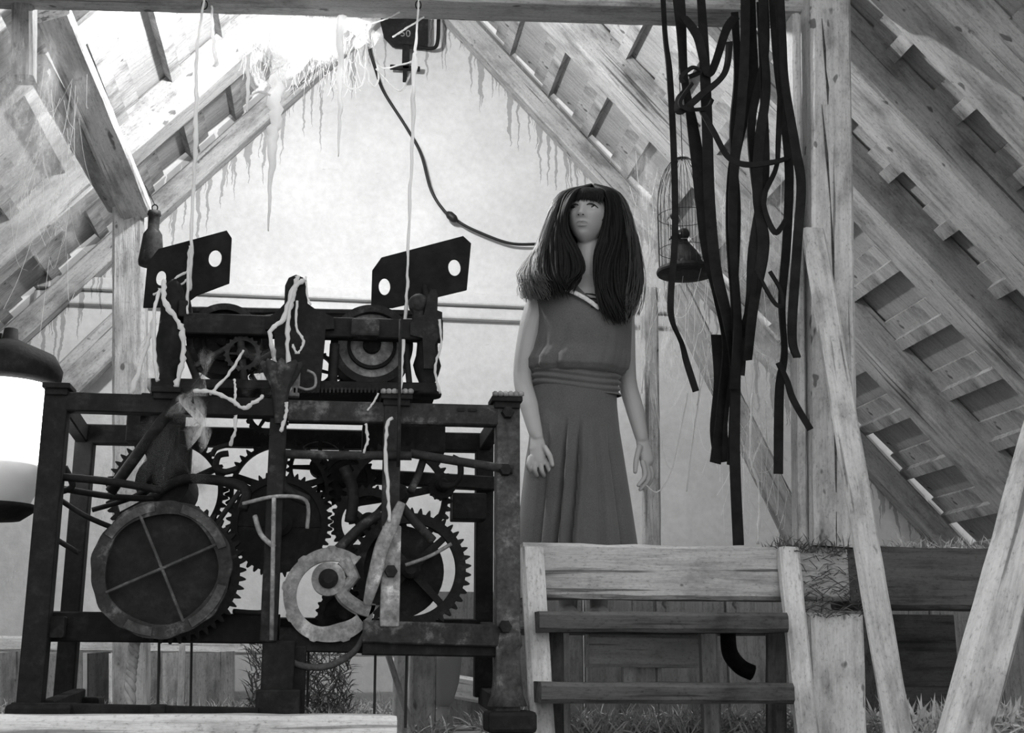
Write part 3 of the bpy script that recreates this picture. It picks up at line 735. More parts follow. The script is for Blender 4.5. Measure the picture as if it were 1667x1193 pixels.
for i in range(nt_ + 1):
    for k in range(np_): v.append(HC + HR @ head_pt(PI * (i + .001) / (nt_ + .002), 2 * PI * k / np_))
for i in range(nt_):
    for k in range(np_): f.append((i * np_ + k, i * np_ + (k + 1) % np_, (i + 1) * np_ + (k + 1) % np_, (i + 1) * np_ + k))
f.append(tuple(range(np_ - 1, -1, -1))); f.append(tuple(nt_ * np_ + k for k in range(np_)))
mb.add(v, f)
for s in (-1, 1):      # ears
    e = HC + HR @ Vector((s * .072, .012, -.006)); mb.lathe(e, [(.008, -.03), (.014, -.02), (.016, 0), (.014, .02), (.006, .03)], 10)
# neck, trunk, legs
smooth_limb(mb, [W(960, 385, .03), W(957, 415, .02), W(955, 450, .02), W(950, 480, .03)], [.048, .045, .048, .07])
def ell(mb, rings, n=28):
    """rings: (x_left, x_right, y, depth, dY)"""
    v = []; f = []
    for xl, xr, y, dp, dY in rings:
        a = W(xl, y, dY); b = W(xr, y, dY); c = (a + b) / 2; rx = (b - a).length / 2
        for k in range(n):
            t = 2 * PI * k / n; v.append(c + Vector((math.cos(t) * rx, math.sin(t) * dp, 0)))
    for i in range(len(rings) - 1):
        for k in range(n): f.append((i * n + k, i * n + (k + 1) % n, (i + 1) * n + (k + 1) % n, (i + 1) * n + k))
    f.append(tuple(range(n - 1, -1, -1))); f.append(tuple((len(rings) - 1) * n + k for k in range(n)))
    mb.add(v, f)
ell(mb, [(925, 982, 455, .05, .02), (900, 1003, 464, .065, .02), (872, 1025, 478, .085, .02), (874, 1024, 500, .10, .02), (882, 1018, 545, .105, .02), (884, 1004, 590, .09, .02), (884, 996, 612, .085, .02), (880, 992, 660, .095, .02), (876, 996, 700, .105, .02), (884, 996, 730, .095, .02)])
# arms
smooth_limb(mb, [W(880, 482, .02), W(864, 530, .02), W(851, 610, .03), W(862, 662, -.01), W(874, 712, -.06)], [.045, .043, .036, .035, .024])
smooth_limb(mb, [W(1012, 485, .03), W(1016, 540, .04), W(1021, 618, .07), W(1034, 668, .03), W(1045, 714, -.0)], [.045, .043, .036, .034, .024])
# hand on the picture's left: relaxed, fingers curled down
smooth_limb(mb, [W(874, 712, -.06), W(876, 730, -.07), W(877, 748, -.08)], [.024, .032, .030], flat=.6)
for (x0, y0, x1, y1, x2, y2) in ((863, 745, 860, 758, 864, 768), (871, 750, 870, 764, 874, 774), (880, 752, 882, 766, 886, 775), (889, 750, 894, 764, 898, 776)):
    smooth_limb(mb, [W(x0, y0, -.082), W(x1, y1, -.096), W(x2, y2, -.078)], [.0105, .0095, .008], 10)
smooth_limb(mb, [W(886, 728, -.085), W(895, 742, -.105), W(899, 757, -.11)], [.012, .0105, .009], 10)
# other hand: open, fingers hanging and slightly bent
smooth_limb(mb, [W(1045, 714, 0), W(1049, 732, -.005), W(1053, 748, -.01)], [.024, .028, .028], flat=.6)
for (x0, y0, x1, y1, x2, y2, dd) in ((1046, 752, 1050, 774, 1039, 790, -.03), (1051, 754, 1056, 778, 1042, 797, -.016), (1056, 752, 1061, 776, 1049, 797, -.002), (1059, 748, 1064, 768, 1056, 786, .012)):
    smooth_limb(mb, [W(x0, y0, dd), W(x1, y1, dd - .006), W(x2, y2, dd - .012)], [.0105, .0095, .0075], 10)
smooth_limb(mb, [W(1041, 728, -.02), W(1036, 748, -.035), W(1034, 768, -.04)], [.012, .0105, .0085], 10)
# legs and feet on the deck
for s, x in ((-1, 925), (1, 975)):
    smooth_limb(mb, [W(x, 715, .02), W(x, 820, .02), W(x, 890, .02), W(x, 990, .03)], [.075, .06, .045, .032])
    fz = Vector((W(x, 990).x, YW + .03, .47)); smooth_limb(mb, [fz, fz + Vector((-.01, -.09, -.0)), fz + Vector((-.02, -.17, -.008))], [.032, .034, .024])
bd = mb.build('body', 'skin', person)
rm = bd.modifiers.new('remesh', 'REMESH'); rm.mode = 'VOXEL'; rm.voxel_size = .0034; rm.use_smooth_shade = True
sm_ = bd.modifiers.new('smooth', 'SMOOTH'); sm_.factor = .5; sm_.iterations = 3
# eyes, brows, lips
def face(x, z, off=0):
    """surface point of the face at local x, z"""
    best = None
    for i in range(40, 400):
        pass
    return None
def face_at(x, z, off):
    lo = None
    for i in range(1, 90):
        th = PI * i / 90
        for k in range(-18, 19):
            q = head_pt(th, k * PI / 40); d_ = (q.x - x) ** 2 + (q.z - z) ** 2
            if q.y < 0 and (lo is None or d_ < lo[0]): lo = (d_, q.y)
    return HC + HR @ Vector((x, lo[1] - off, z))
for s in (-1, 1):
    c = face_at(s * .033, .0, -.0085); look = (HR @ Vector((-.22, -.9, .42))).normalized()
    q = look.to_track_quat('Z', 'Y').to_matrix()
    def ball(r, z0, nm, mat, par, wide=1.0):
        v = []; f = []; nn = 20
        for i in range(9):
            t = i / 8 * z0
            for k in range(nn): v.append(c + q @ Vector((math.sin(t) * math.cos(2 * PI * k / nn), math.sin(t) * math.sin(2 * PI * k / nn), math.cos(t))) * r)
        for i in range(8):
            for k in range(nn): f.append((i * nn + k, i * nn + (k + 1) % nn, (i + 1) * nn + (k + 1) % nn, (i + 1) * nn + k))
        return make(nm, v, f, mat, par, True)
    ey = ball(.0135, PI * .95, 'eye', 'eye_white', person); ball(.0139, .74, 'iris', 'iris', ey)
    # lids and lashes: dark arcs hugging the eyeball
    for up, rr in ((1, .0030),):
        pts = []
        for k in range(9):
            u = -1 + k / 4; xx = s * .033 + u * .0185; zz = up * .0068 * (1 - u * u) + (.001 if up > 0 else -.001); pts.append(face_at(xx, zz, .0035 - .0015 * abs(u)))
        m2 = MB(); m2.tube(pts, [rr * (.5 + .5 * math.sin(PI * k / 8)) for k in range(9)], 6); m2.build('eyelid', 'brow', person, True)
    m2 = MB(); m2.tube([face_at(s * (.012 + .0085 * k), .021 + .004 * math.sin(PI * k / 5), .001) for k in range(6)], [.001, .0024, .0026, .0024, .0018, .0006], 6); m2.build('eyebrow', 'brow', person, True)
for s in (-1, 1):
    m2 = MB(); m2.tube([face_at(s * .0065, -.0425, -.001), face_at(s * .010, -.0425, -.001)], [.0028, .0022], 8); m2.build('nostril', 'brow', person, True)
for zz, rr, ww in ((-.0605, .0034, .021), (-.0680, .0044, .018)):
    m2 = MB(); pts = [face_at(-ww + ww * k / 4, zz + (.0016 * (abs(math.sin(PI * k / 4)) if zz > -.064 else 0)) - .0015 * (1 - abs(k - 4) / 4) * (1 if zz < -.064 else -1), -.001) for k in range(9)]
    m2.tube(pts, [rr * (.25 + .75 * math.sin(PI * (k + .3) / 8.6)) for k in range(9)], 8); m2.build('lip', 'lip', person, True)

# ---- blouse
def cloth(name, rings, mat, n=96, mod=None, cap=False, thick=.003):
    v = []; f = []
    for i, (xl, xr, y, dp, dY) in enumerate(rings):
        a = W(xl, y, dY); b = W(xr, y, dY); c = (a + b) / 2; rx = (b - a).length / 2
        for k in range(n):
            t = 2 * PI * k / n; ct, s_ = math.cos(t), math.sin(t)
            m_, dz = mod(i, t, y) if mod else (1, 0)
            v.append(c + Vector((ct * rx * m_, s_ * dp * m_, dz)))
    for i in range(len(rings) - 1):
        for k in range(n): f.append((i * n + k, i * n + (k + 1) % n, (i + 1) * n + (k + 1) % n, (i + 1) * n + k))
    o = make(name, v, f, mat, person, True)
    s_ = o.modifiers.new('solid', 'SOLIDIFY'); s_.thickness = thick; s_.offset = 0
    return o
def interp(rings, k):
    out = []
    for i in range(len(rings) - 1):
        for j in range(k):
            t = j / k; t2 = t * t * (3 - 2 * t) * .4 + t * .6; out.append(tuple(a * (1 - t2) + b * t2 for a, b in zip(rings[i], rings[i + 1])))
    out.append(rings[-1]); return out
br = interp([(912, 992, 462, .064, .02), (884, 1012, 467, .075, .02), (866, 1030, 477, .095, .02), (865, 1031, 492, .106, .015), (873, 1027, 520, .118, .01), (875, 1025, 545, .122, .01), (870, 1022, 572, .116, .012), (860, 1021, 588, .124, .012), (860, 1018, 601, .124, .012), (868, 1010, 609, .112, .016), (874, 1004, 612, .095, .02)], 4)
def bmod(i, t, y):
    fr = max(0, -math.sin(t)); 
    dz = 0
    if y < 500:     # open neckline, deeper towards the picture's right
        dz = -.085 * math.exp(-((math.cos(t) - .15) / .30) ** 2) * fr * max(0, (500 - y) / 38)
    m_ = 1
    if y > 530: m_ += .055 * math.sin(9 * t + 1.4 * math.sin(3 * t) + y * .02) * (y - 530) / 70 + .035 * abs(math.sin(13 * t + 2 * math.sin(2 * t) + y * .012)) ** .6 * (y - 530) / 70 - .02 * (y - 530) / 70
    m_ += .014 * math.sin(5 * t + y * .05) * (1 if y > 490 else 0) + .02 * math.exp(-((t - 4.2 - (y - 520) * .006) / .12) ** 2) + .018 * math.exp(-((t - 5.1 + (y - 520) * .007) / .10) ** 2)
    return m_, dz
cloth('blouse', br, 'blouse', n=200, mod=bmod)
# sash
sr = interp([(868, 1009, 606, .104, .02), (865, 1008, 616, .107, .02), (866, 1007, 628, .108, .02), (868, 1009, 640, .107, .02)], 5)
cloth('sash', interp(sr, 3), 'blouse', n=140, mod=lambda i, t, y: (1 + .030 * math.sin(y * .62 + 3.0 * math.sin(t + .6)) + .008 * math.sin(7 * t), -.014 * math.cos(t) + .008 * math.sin(t * 2 + 1)))
# skirt with pleats
kr = interp([(869, 1002, 632, .105, .02), (868, 1003, 660, .113, .02), (864, 1007, 700, .124, .015), (858, 1015, 750, .135, .01), (850, 1026, 820, .15, .005), (840, 1036, 888, .17, .0), (832, 1044, 950, .185, 0)], 9)
def kmod(i, t, y):
    d_ = max(0, min(1, (y - 686) / 60)); e_ = max(0, min(1, (y - 690) / 195)); m_ = 1
    c_ = math.cos(t)
    if math.sin(t) < .2:
        for c0, c1, sw, am in ((-.33, -.47, .035, -.30), (-.26, -.38, .05, .12), (-.02, -.25, .035, -.30), (.06, -.15, .055, .14), (-.70, -.74, .05, -.10), (.34, .28, .06, -.10), (.44, .38, .05, .06), (.62, .66, .05, -.10)):
            m_ += am * d_ * math.exp(-((c_ - (c0 * (1 - e_) + c1 * e_)) / sw) ** 2)
    else: m_ += .04 * d_ * math.sin(14 * t)
    return m_, 0
cloth('skirt', kr, 'skirt_cloth', n=180, mod=kmod)
# collar edging and dark lacing at the neck
m2 = MB(); pts = spline([W(905, 466, -.085), W(930, 474, -.105), W(955, 487, -.115), W(976, 502, -.12)], 5)
m2.tube(pts, [.009] * len(pts), 8, flat=.35); m2.build('collar', 'lace', person, True)
for k in range(4):
    m2 = MB(); y = 478 + k * 7; m2.tube([W(953 + k * 3, y, -.112), W(964 + k * 3, y + 1, -.118), W(976 + k * 2, y + 4, -.112)], [.002, .0035, .002], 6); m2.build('lacing', 'leather', person, True)

# ---- hair: a skull cap plus locks combed from the crown
m2 = MB(); v = []; f = []; n1, n2 = 26, 48
for i in range(n1 + 1):
    for k in range(n2):
        th = PI * .60 * (i + .01) / n1; ph = 2 * PI * k / n2; q = head_pt(th, ph); q = Vector((math.sin(th) * math.sin(ph) * .080, -math.sin(th) * math.cos(ph) * .099 + .006, math.cos(th) * .107))
        if -math.cos(ph) * math.sin(th) < -.45 and q.z < .045: q = Vector((q.x * .9, q.y * .80, q.z))
        v.append(HC + HR @ q)
for i in range(n1):
    for k in range(n2): f.append((i * n2 + k, i * n2 + (k + 1) % n2, (i + 1) * n2 + (k + 1) % n2, (i + 1) * n2 + k))
f.append(tuple(range(n2 - 1, -1, -1))); m2.add(v, f)
rh = random.Random(9)
guides = {  # picture's left side: inner (by the face) -> outer -> back ; then right
 'L': [[(962, 302, -.01), (936, 314, -.088), (922, 345, -.090), (923, 380, -.078), (938, 418, -.085), (944, 450, -.11), (934, 468, -.135)],
       [(962, 301, .0), (926, 315, -.065), (910, 350, -.07), (900, 395, -.06), (902, 436, -.09), (904, 462, -.125), (910, 478, -.14)],
       [(962, 300, .02), (918, 318, -.01), (905, 362, -.015), (892, 408, -.02), (880, 440, -.05), (878, 464, -.09), (886, 480, -.11)],
       [(964, 300, .04), (916, 320, .05), (904, 368, .05), (888, 416, .04), (874, 444, .02), (866, 464, -.01), (870, 476, -.04)],
       [(966, 302, .06), (930, 328, .11), (915, 380, .12), (905, 430, .11), (900, 470, .12), (902, 490, .12), (905, 505, .12)],
       [(967, 302, .06), (960, 328, .13), (955, 380, .14), (950, 430, .14), (950, 480, .14), (950, 500, .14), (950, 520, .13)]],
 'R': [[(966, 302, -.01), (984, 314, -.088), (991, 345, -.080), (985, 385, -.068), (969, 425, -.088), (970, 470, -.128), (990, 515, -.138)],
       [(966, 301, .0), (996, 314, -.065), (1008, 350, -.06), (1008, 400, -.06), (1000, 450, -.095), (1000, 490, -.135), (1012, 522, -.13)],
       [(967, 300, .02), (1006, 317, -.01), (1022, 360, -.01), (1029, 410, -.015), (1030, 458, -.06), (1024, 495, -.10), (1014, 518, -.10)],
       [(968, 300, .04), (1010, 320, .05), (1028, 370, .05), (1038, 420, .04), (1041, 452, .0), (1036, 482, -.03), (1024, 500, -.04)],
       [(968, 302, .06), (1000, 328, .11), (1012, 380, .12), (1018, 430, .11), (1018, 470, .12), (1015, 505, .12), (1012, 515, .12)],
       [(967, 302, .06), (970, 328, .13), (970, 380, .14), (970, 430, .14), (970, 480, .14), (970, 510, .14), (970, 520, .13)]]}
def lock_path(side, u, jx=0, jy=0):
    gl = guides[side]; t = u * (len(gl) - 1); k = min(int(t), len(gl) - 2); t -= k
    return [W(a[0] * (1 - t) + b[0] * t + jx * (i / 5) ** 1.5, a[1] * (1 - t) + b[1] * t + jy * i / 5, a[2] * (1 - t) + b[2] * t) for i, (a, b) in enumerate(zip(gl[k], gl[k + 1]))]
for side in ('L', 'R'):
    for i in range(420):
        u = (i + rh.random()) / 420
        q = spline(lock_path(side, u, rh.uniform(-7, 7), rh.uniform(-14, 8)), 4); L = len(q); w_ = rh.uniform(.004, .0085)
        inset = rh.uniform(0, .014); cen = W(960, 380, .03)
        q = [p + (Vector((cen.x, cen.y, p.z)) - p).normalized() * inset * min(1, j / 6) + Vector((math.sin(j * .42 + u * 25) * .0055 * min(1, j / 8), math.cos(j * .4 + u * 31) * .004, 0)) for j, p in enumerate(q)]
        m2.tube(q, [w_ * (.35 + .65 * min(1, j / 5)) * (1 if j < L - 6 else max(.08, (L - 1 - j) / 6)) for j in range(L)], 6, flat=.55)
for i in range(110):   # fringe
    u = i / 109 + rh.uniform(-.01, .01); x1 = -.068 + .136 * u
    pts = [Vector((x1 * .3, .0, .104)), Vector((x1 * .78, -.062 + .2 * abs(x1), .086)), Vector((x1 * 1.0, -.095 + 5 * x1 * x1, .050)), Vector((x1, -.097 + 6 * x1 * x1, (.013) + rh.uniform(-.005, .006) - .10 * max(0, abs(x1) - .04)))]
    q = spline([HC + HR @ p for p in pts], 5); m2.tube(q, [rh.uniform(.004, .0065) * (.5 if j < 3 else 1) * (1 if j < len(q) - 4 else max(.12, (len(q) - 1 - j) / 4)) for j in range(len(q))], 6, flat=.6)
hair = m2.build('hair', 'hair', person, True)
m2 = MB()
for i in range(900):   # fine flyaway strands around the outline
    side = rh.choice('LLLLLLR'); u = rh.uniform(.3, .78)
    q = spline(lock_path(side, u, rh.uniform(-14 if side == 'L' else -6, 6 if side == 'L' else 12), rh.uniform(-20, 10)), 3)
    off = rh.uniform(.002, .036 if side == 'L' else .014); cen = W(960, 380, .03)
    q = [p - (Vector((cen.x, cen.y, p.z)) - p).normalized() * off * min(1, j / 6) + Vector((rh.uniform(-1, 1), rh.uniform(-1, 1), 0)) * .0012 for j, p in enumerate(q)]
    m2.tube(q, .0011, 3)
fl = m2.build('flyaway_hair', 'hair_backlit', person, True); fl['label'] = 'fine stray hair coloured pale for a backlit glow'
# ================================================================== hanging straps
LAYER = {2: 1, 3: 2, 4: 3, 30: 4, 5: 5, 14: 6, 31: 7, 6: 8, 32: 9, 7: 3, 8: 5, 16: 8, 10: 3, 11: 4, 13: 4, 9: 3}
def strap(pts, wpx, label, twist=.25, seed=0, mat='leather'):
    r = random.Random(seed); off = -.018 * LAYER.get(seed, 0)     # straps lie one over another
    q = [p + Vector((0, off, 0)) for p in spline([P(*p) for p in pts], 8)]; v = []; f = []
    ph = r.uniform(0, 6); n = len(q)
    for i, p in enumerate(q):
        t = (q[min(i + 1, n - 1)] - q[max(i - 1, 0)]).normalized()
        a = t.cross(Vector((0, 1, 0))); a = a.normalized() if a.length > 1e-4 else Vector((1, 0, 0)); b = a.cross(t)
        th = twist * 1.2 * math.sin(i * .13 + ph); w = S(wpx * 1.12, p.y) / 2
        d = (a * math.cos(th) + b * math.sin(th)) * w; e = (b * math.cos(th) - a * math.sin(th)) * .003
        v += [p - d - e, p + d - e, p + d + e, p - d + e]
    for i in range(n - 1):
        for k in range(4): f.append((i * 4 + k, i * 4 + (k + 1) % 4, i * 4 + 4 + (k + 1) % 4, i * 4 + 4 + k))
    f += [(3, 2, 1, 0), tuple((n - 1) * 4 + k for k in range(4))]
    mb = MB(); mb.add(v, f); o = mb.build('leather_strap', mat)
    return tag(o, label, 'strap', 'black leather straps hanging from the collar beam')
A, B = 3.98, 4.10
strap([(1078, -30, A), (1083, 60, A), (1090, 120, A), (1097, 250, A + .02), (1099, 380, A + .03), (1092, 480, A + .04), (1094, 520, A + .05), (1110, 560, B), (1118, 590, B), (1133, 637, B)], 10, 'thin black strap ending in a crooked tail beside the birdcage', .5, 1)
strap([(1100, -30, A), (1106, 40, A), (1112, 130, A), (1124, 200, A), (1135, 280, A), (1148, 400, A + .02), (1168, 480, A + .04), (1182, 560, B), (1172, 650, B), (1162, 755, B)], 20, 'broad black strap joining the thick bundle and ending in a blunt square tip', .6, 2)
strap([(1134, -30, A - .02), (1140, 60, A - .02), (1146, 200, A - .02), (1150, 330, A - .02), (1160, 440, A), (1180, 530, A + .03), (1190, 620, B), (1186, 760, B)], 17, 'black strap running straight down the middle into the bundle', .45, 3)
strap([(1215, -30, A - .03), (1216, 60, A - .03), (1217, 150, A - .02), (1196, 230, A), (1184, 300, A), (1182, 400, A), (1188, 500, A + .02), (1190, 600, B), (1188, 740, B), (1194, 890, B + .02)], 16, 'longest black strap, its end dropping behind the tie beam', .4, 4)
strap([(1228, -30, A - .03), (1232, 100, A - .03), (1212, 200, A), (1210, 260, A), (1218, 340, A), (1232, 400, A + .01), (1222, 470, A + .02), (1200, 540, B), (1192, 620, B)], 13, 'black strap curving back into the bundle from the post side', .5, 5)
strap([(1238, -30, A - .02), (1248, 120, A - .02), (1244, 260, A - .01), (1240, 300, A), (1220, 350, A), (1238, 400, A), (1256, 380, A)], 9, 'short black strap looped under a knot', .6, 6)
strap([(1246, -30, A), (1256, 100, A), (1268, 200, A), (1276, 290, A), (1272, 400, A + .01), (1264, 500, A + .02), (1268, 580, A + .03), (1260, 640, A + .04), (1258, 775, A + .05)], 14, 'black strap hanging close to the cracked post with a rounded end', .5, 7)
strap([(1252, 600, A), (1266, 630, A), (1276, 660, A - .02), (1303, 707, A - .05)], 10, 'short black strap tail kicking out toward the cracked post', .3, 8)
strap([(1106, 40, A), (1128, 70, A - .02), (1148, 130, A - .03), (1175, 60, A - .02), (1190, 40, A)], 14, 'black strap drooping in a short swag under the collar beam', .5, 9)
strap([(1110, 160, A - .02), (1098, 172, A - .03), (1100, 192, A - .04), (1135, 165, A - .05), (1172, 130, A - .04), (1180, 80, A - .02)], 11, 'black strap knotted round the thin strap with small loops', .7, 10)
strap([(1112, 140, A), (1130, 132, A - .02), (1118, 125, A - .03), (1100, 140, A - .03), (1104, 150, A - .03)], 7, 'tiny closed loop of strap at the knot', .4, 11)
strap([(1142, 180, A - .09), (1162, 215, A - .15), (1185, 255, A - .20), (1215, 268, A - .22), (1258, 264, A - .20), (1287, 256, A - .015)], 9, 'black strap slung sideways from the bundle to the cracked post', .4, 12)
strap([(1118, 150, A - .02), (1098, 180, A - .03), (1110, 192, A - .04), (1140, 190, A - .03), (1150, 176, A - .02)], 6, 'thin curled strap end below the knot', .5, 13)
strap([(1222, 30, A - .03), (1226, 160, A - .03), (1228, 300, A - .02), (1210, 420, A), (1206, 500, A + .02), (1198, 560, B)], 16, 'black strap lying over the front of the thick bundle', .5, 14)
strap([(1196, 20, A), (1200, 120, A + .02), (1192, 220, A + .03), (1200, 330, A + .03), (1196, 450, A + .04)], 12, 'black strap at the back of the thick bundle', .5, 15)
strap([(1208, 460, A), (1236, 510, A), (1250, 515, A), (1246, 490, A), (1230, 462, A)], 6, 'narrow buckled strap forming a flat loop low in the bundle', .4, 16)
strap([(1203, -30, A - .04), (1202, 90, A - .04), (1196, 190, A - .035), (1184, 300, A - .02), (1183, 420, A), (1190, 540, A + .04), (1184, 640, B)], 15, 'black strap behind the loops at the head of the bundle', .3, 30)
strap([(1222, -30, A - .04), (1224, 90, A - .04), (1228, 170, A - .035), (1216, 260, A - .02), (1214, 340, A), (1222, 420, A), (1206, 520, A + .04), (1198, 600, B)], 16, 'widest black strap covering the head of the bundle', .35, 31)
strap([(1242, -30, A - .04), (1248, 90, A - .04), (1252, 170, A - .035), (1268, 270, A - .02), (1277, 330, A), (1270, 430, A), (1262, 560, A + .04), (1270, 600, A + .04)], 15, 'black strap on the post side of the bundle head', .35, 32)
strap([(1170, 545, B), (1176, 620, B), (1170, 700, B), (1178, 752, B)], 26, 'blunt wide strap end under the joint of the bundle', .2, 41)
# ================================================================== cobwebs
def web(pts, rad, label, jit=.25, n=7, sm=8):
    o = ptube('cobweb_strand', pts, rad, 'web', None, n, sm, jit=jit); return tag(o, label, 'cobweb', 'thick white cobweb strands')
web([(336, -20, 4.05), (322, 70, 4.05), (320, 160, 4.05), (318, 240, 4.05), (313, 330, 3.98), (311, 420, 3.95), (309, 472, 3.94)], [.003, .005, .007, .008, .005, .007, .006], 'long white cobweb strand reaching down to the holed vane by the post')
web([(462, -10, 4.5), (456, 90, 4.5), (449, 160, 4.5), (445, 230, 4.5), (440, 300, 4.5), (437, 376, 4.5)], [.05, .034, .026, .021, .008, .0025], 'thickest tapering icicle of white cobweb against the gable wall', .03, 12)
web([(556, 20, 4.35), (554, 100, 4.35), (553, 180, 4.35), (551, 255, 4.35)], [.02, .01, .008, .002], 'short tapering icicle of cobweb next to the thickest one')
web([(682, -10, 4.1), (677, 70, 4.08), (674, 110, 4.08), (672, 220, 4.05), (667, 330, 3.97), (664, 430, 3.94), (661, 500, 3.88), (655, 580, 3.8), (651, 640, 3.72)], [.003, .005, .010, .007, .006, .004, .006, .007, .004], 'long white cobweb strand stretching from the collar beam to the clock')
web([(345, 10, 4.3), (347, 60, 4.3), (352, 100, 4.3), (346, 108, 4.3)], [.004, .006, .009, .002], 'stubby white cobweb drip by the slanting rafter')
web([(405, 90, 4.3), (403, 150, 4.3), (402, 182, 4.3)], [.006, .007, .002], 'small hanging cobweb drip beneath the webbed corner')
web([(404, 160, 4.3), (420, 150, 4.3), (440, 155, 4.3)], .004, 'little arched web thread beside the thickest icicle')
for pts, lab in (([(585, 55, 4.35), (568, 90, 4.35), (562, 138, 4.35), (588, 140, 4.35), (596, 100, 4.35), (596, 60, 4.35)], 'square-bottomed web loop hanging under the collar beam'),
                 ([(597, 70, 4.34), (600, 125, 4.34), (610, 141, 4.34), (616, 125, 4.34), (610, 80, 4.34)], 'narrow web loop next to the black cable'),
                 ([(606, 60, 4.33), (618, 108, 4.33), (650, 106, 4.3), (672, 100, 4.1)], 'web thread bridging to the long strand'),
                 ([(612, 112, 4.33), (640, 142, 4.32), (655, 146, 4.3), (668, 120, 4.15)], 'drooping web thread sagging below the iron fitting'),
                 ([(600, 40, 4.34), (630, 30, 4.3), (650, 20, 4.25)], 'web thread crossing the face of the collar beam'),
                 ([(640, 60, 4.3), (668, 42, 4.2), (690, 28, 4.15)], 'web thread draped over the iron fitting')):
    web(pts, .0035, lab, .2, 6)
# web draped over the clock
DR = 'white web threads draped over the clock'
for pts, r, lab in (
 ([(310, 440, 3.94), (290, 450, 3.93), (268, 468, 3.92), (250, 480, 3.9)], .004, 'web thread branching from the long strand over the holed vane'),
 ([(308, 450, 3.94), (296, 462, 3.93), (262, 475, 3.9)], .003, 'second web thread branching over the holed vane'),
 ([(310, 400, 3.94), (306, 440, 3.94), (305, 510, 3.8)], .0045, 'web strand beside the hole of the black vane'),
 ([(268, 455, 3.78), (268, 490, 3.77), (288, 520, 3.77), (298, 545, 3.76), (296, 590, 3.76), (286, 630, 3.75)], .008, 'thick web strand winding down the tall baluster'),
 ([(262, 470, 3.78), (252, 500, 3.77), (250, 560, 3.77), (256, 620, 3.77)], .006, 'web strand down the far edge of the tall baluster'),
 ([(250, 520, 3.79), (240, 560, 3.79), (214, 640, 3.79)], .007, 'taut web strand slanting from baluster to frame bar'),
 ([(484, 450, 3.79), (478, 480, 3.78), (470, 510, 3.77), (468, 560, 3.76), (470, 640, 3.74)], .007, 'thick web strand down the domed centre standard'),
 ([(497, 455, 3.79), (478, 470, 3.78), (460, 520, 3.76), (440, 540, 3.75), (448, 590, 3.74)], .007, 'web strand crossing over the domed centre standard'),
 ([(484, 490, 3.78), (482, 530, 3.77), (494, 555, 3.76), (484, 575, 3.75), (476, 560, 3.75)], .004, 'web thread looping on the centre standard'),
 ([(396, 570, 3.76), (375, 605, 3.74), (342, 642, 3.68)], .0045, 'straight taut web thread across the frame bar'),
 ([(315, 636, 3.68), (345, 638, 3.67), (375, 650, 3.67), (396, 664, 3.66), (415, 654, 3.66), (428, 645, 3.68)], .006, 'sagging web swag on the frame bar'),
 ([(382, 618, 3.7), (383, 640, 3.68), (382, 655, 3.67)], .004, 'short web thread above the sagging swag'),
 ([(383, 676, 3.67), (383, 700, 3.67), (374, 726, 3.7)], .005, 'short web drip below the frame bar'),
 ([(466, 655, 3.66), (465, 680, 3.66), (456, 702, 3.66)], .005, 'curled web drip under the tulip finial'),
 ([(596, 690, 3.68), (598, 715, 3.68), (592, 738, 3.68)], .004, 'web drip above the cross rod'),
 ([(616, 640, 3.67), (608, 655, 3.67), (598, 668, 3.67)], .003, 'tiny web thread on the worn frame bar'),
 ([(498, 450, 3.79), (500, 480, 3.79), (506, 496, 3.78)], .003, 'web edge on the domed standard'),
 ([(640, 680, 3.67), (630, 690, 3.67), (628, 740, 3.67), (632, 800, 3.66), (634, 850, 3.66)], .005, 'long web strand down the pale column'),
 ([(716, 520, 3.8), (718, 560, 3.8), (708, 600, 3.8), (716, 640, 3.8)], .004, 'web strand on the outer edge of the right standard')):
    o = ptube('cobweb_thread', pts, r, 'web', None, 6, 7, jit=.3); tag(o, lab, 'cobweb', DR)
# gauzy sheets
def sheet(corners, label, mat='gauze', nu=14, nv=18, bulge=.06, seed=0, ragged=.0):
    r = random.Random(seed); a, b, c, d = [P(*q) for q in corners]     # a b top, d c bottom
    v = []; f = []; ph = [r.uniform(0, 6) for _ in range(4)]
    for j in range(nv + 1):
        for i in range(nu + 1):
            u, w = i / nu, j / nv; p = a.lerp(b, u).lerp(d.lerp(c, u), w)
            p = p + Vector((0, 1, 0)) * (bulge * math.sin(PI * u) * math.sin(PI * w) + .02 * math.sin(7 * u + ph[0]) * math.sin(5 * w + ph[1]))
            pinch = 1 - .0 * w; p += Vector((1, 0, 0)) * (.02 * math.sin(6 * w + ph[2]) + .03 * (u - .5) * math.sin(9 * w + ph[3])); p += Vector((0, 0, 1)) * ragged * w * math.sin(13 * u + ph[0]) 
            v.append(p)
    for j in range(nv):
        for i in range(nu): k = j * (nu + 1) + i; f.append((k, k + 1, k + nu + 2, k + nu + 1))
    o = make('cobweb_sheet', v, f, mat, None, True); uv = o.data.uv_layers.new(name='uv')
    for lp in o.data.loops: k = lp.vertex_index; uv.data[lp.index].uv = ((k % (nu + 1)) / nu, (k // (nu + 1)) / nv)
    return tag(o, label, 'cobweb', 'gauzy cobweb sheets')
sheet([(-20, 60, 4.2), (110, 90, 4.2), (60, 400, 4.0), (-20, 420, 4.0)], 'broad gauzy cobweb veil by the thick brace', 'gauze', seed=1)
sheet([(-20, 20, 4.3), (70, 40, 4.3), (130, 240, 4.25), (-20, 300, 4.2)], 'hazy cobweb veil in the corner where roof and collar beam meet', 'gauze_thin', seed=41)
sheet([(60, 20, 4.25), (140, 110, 4.4), (150, 330, 4.6), (70, 330, 4.3)], 'thin cobweb veil stretched over the braces', 'gauze_thin', seed=2)
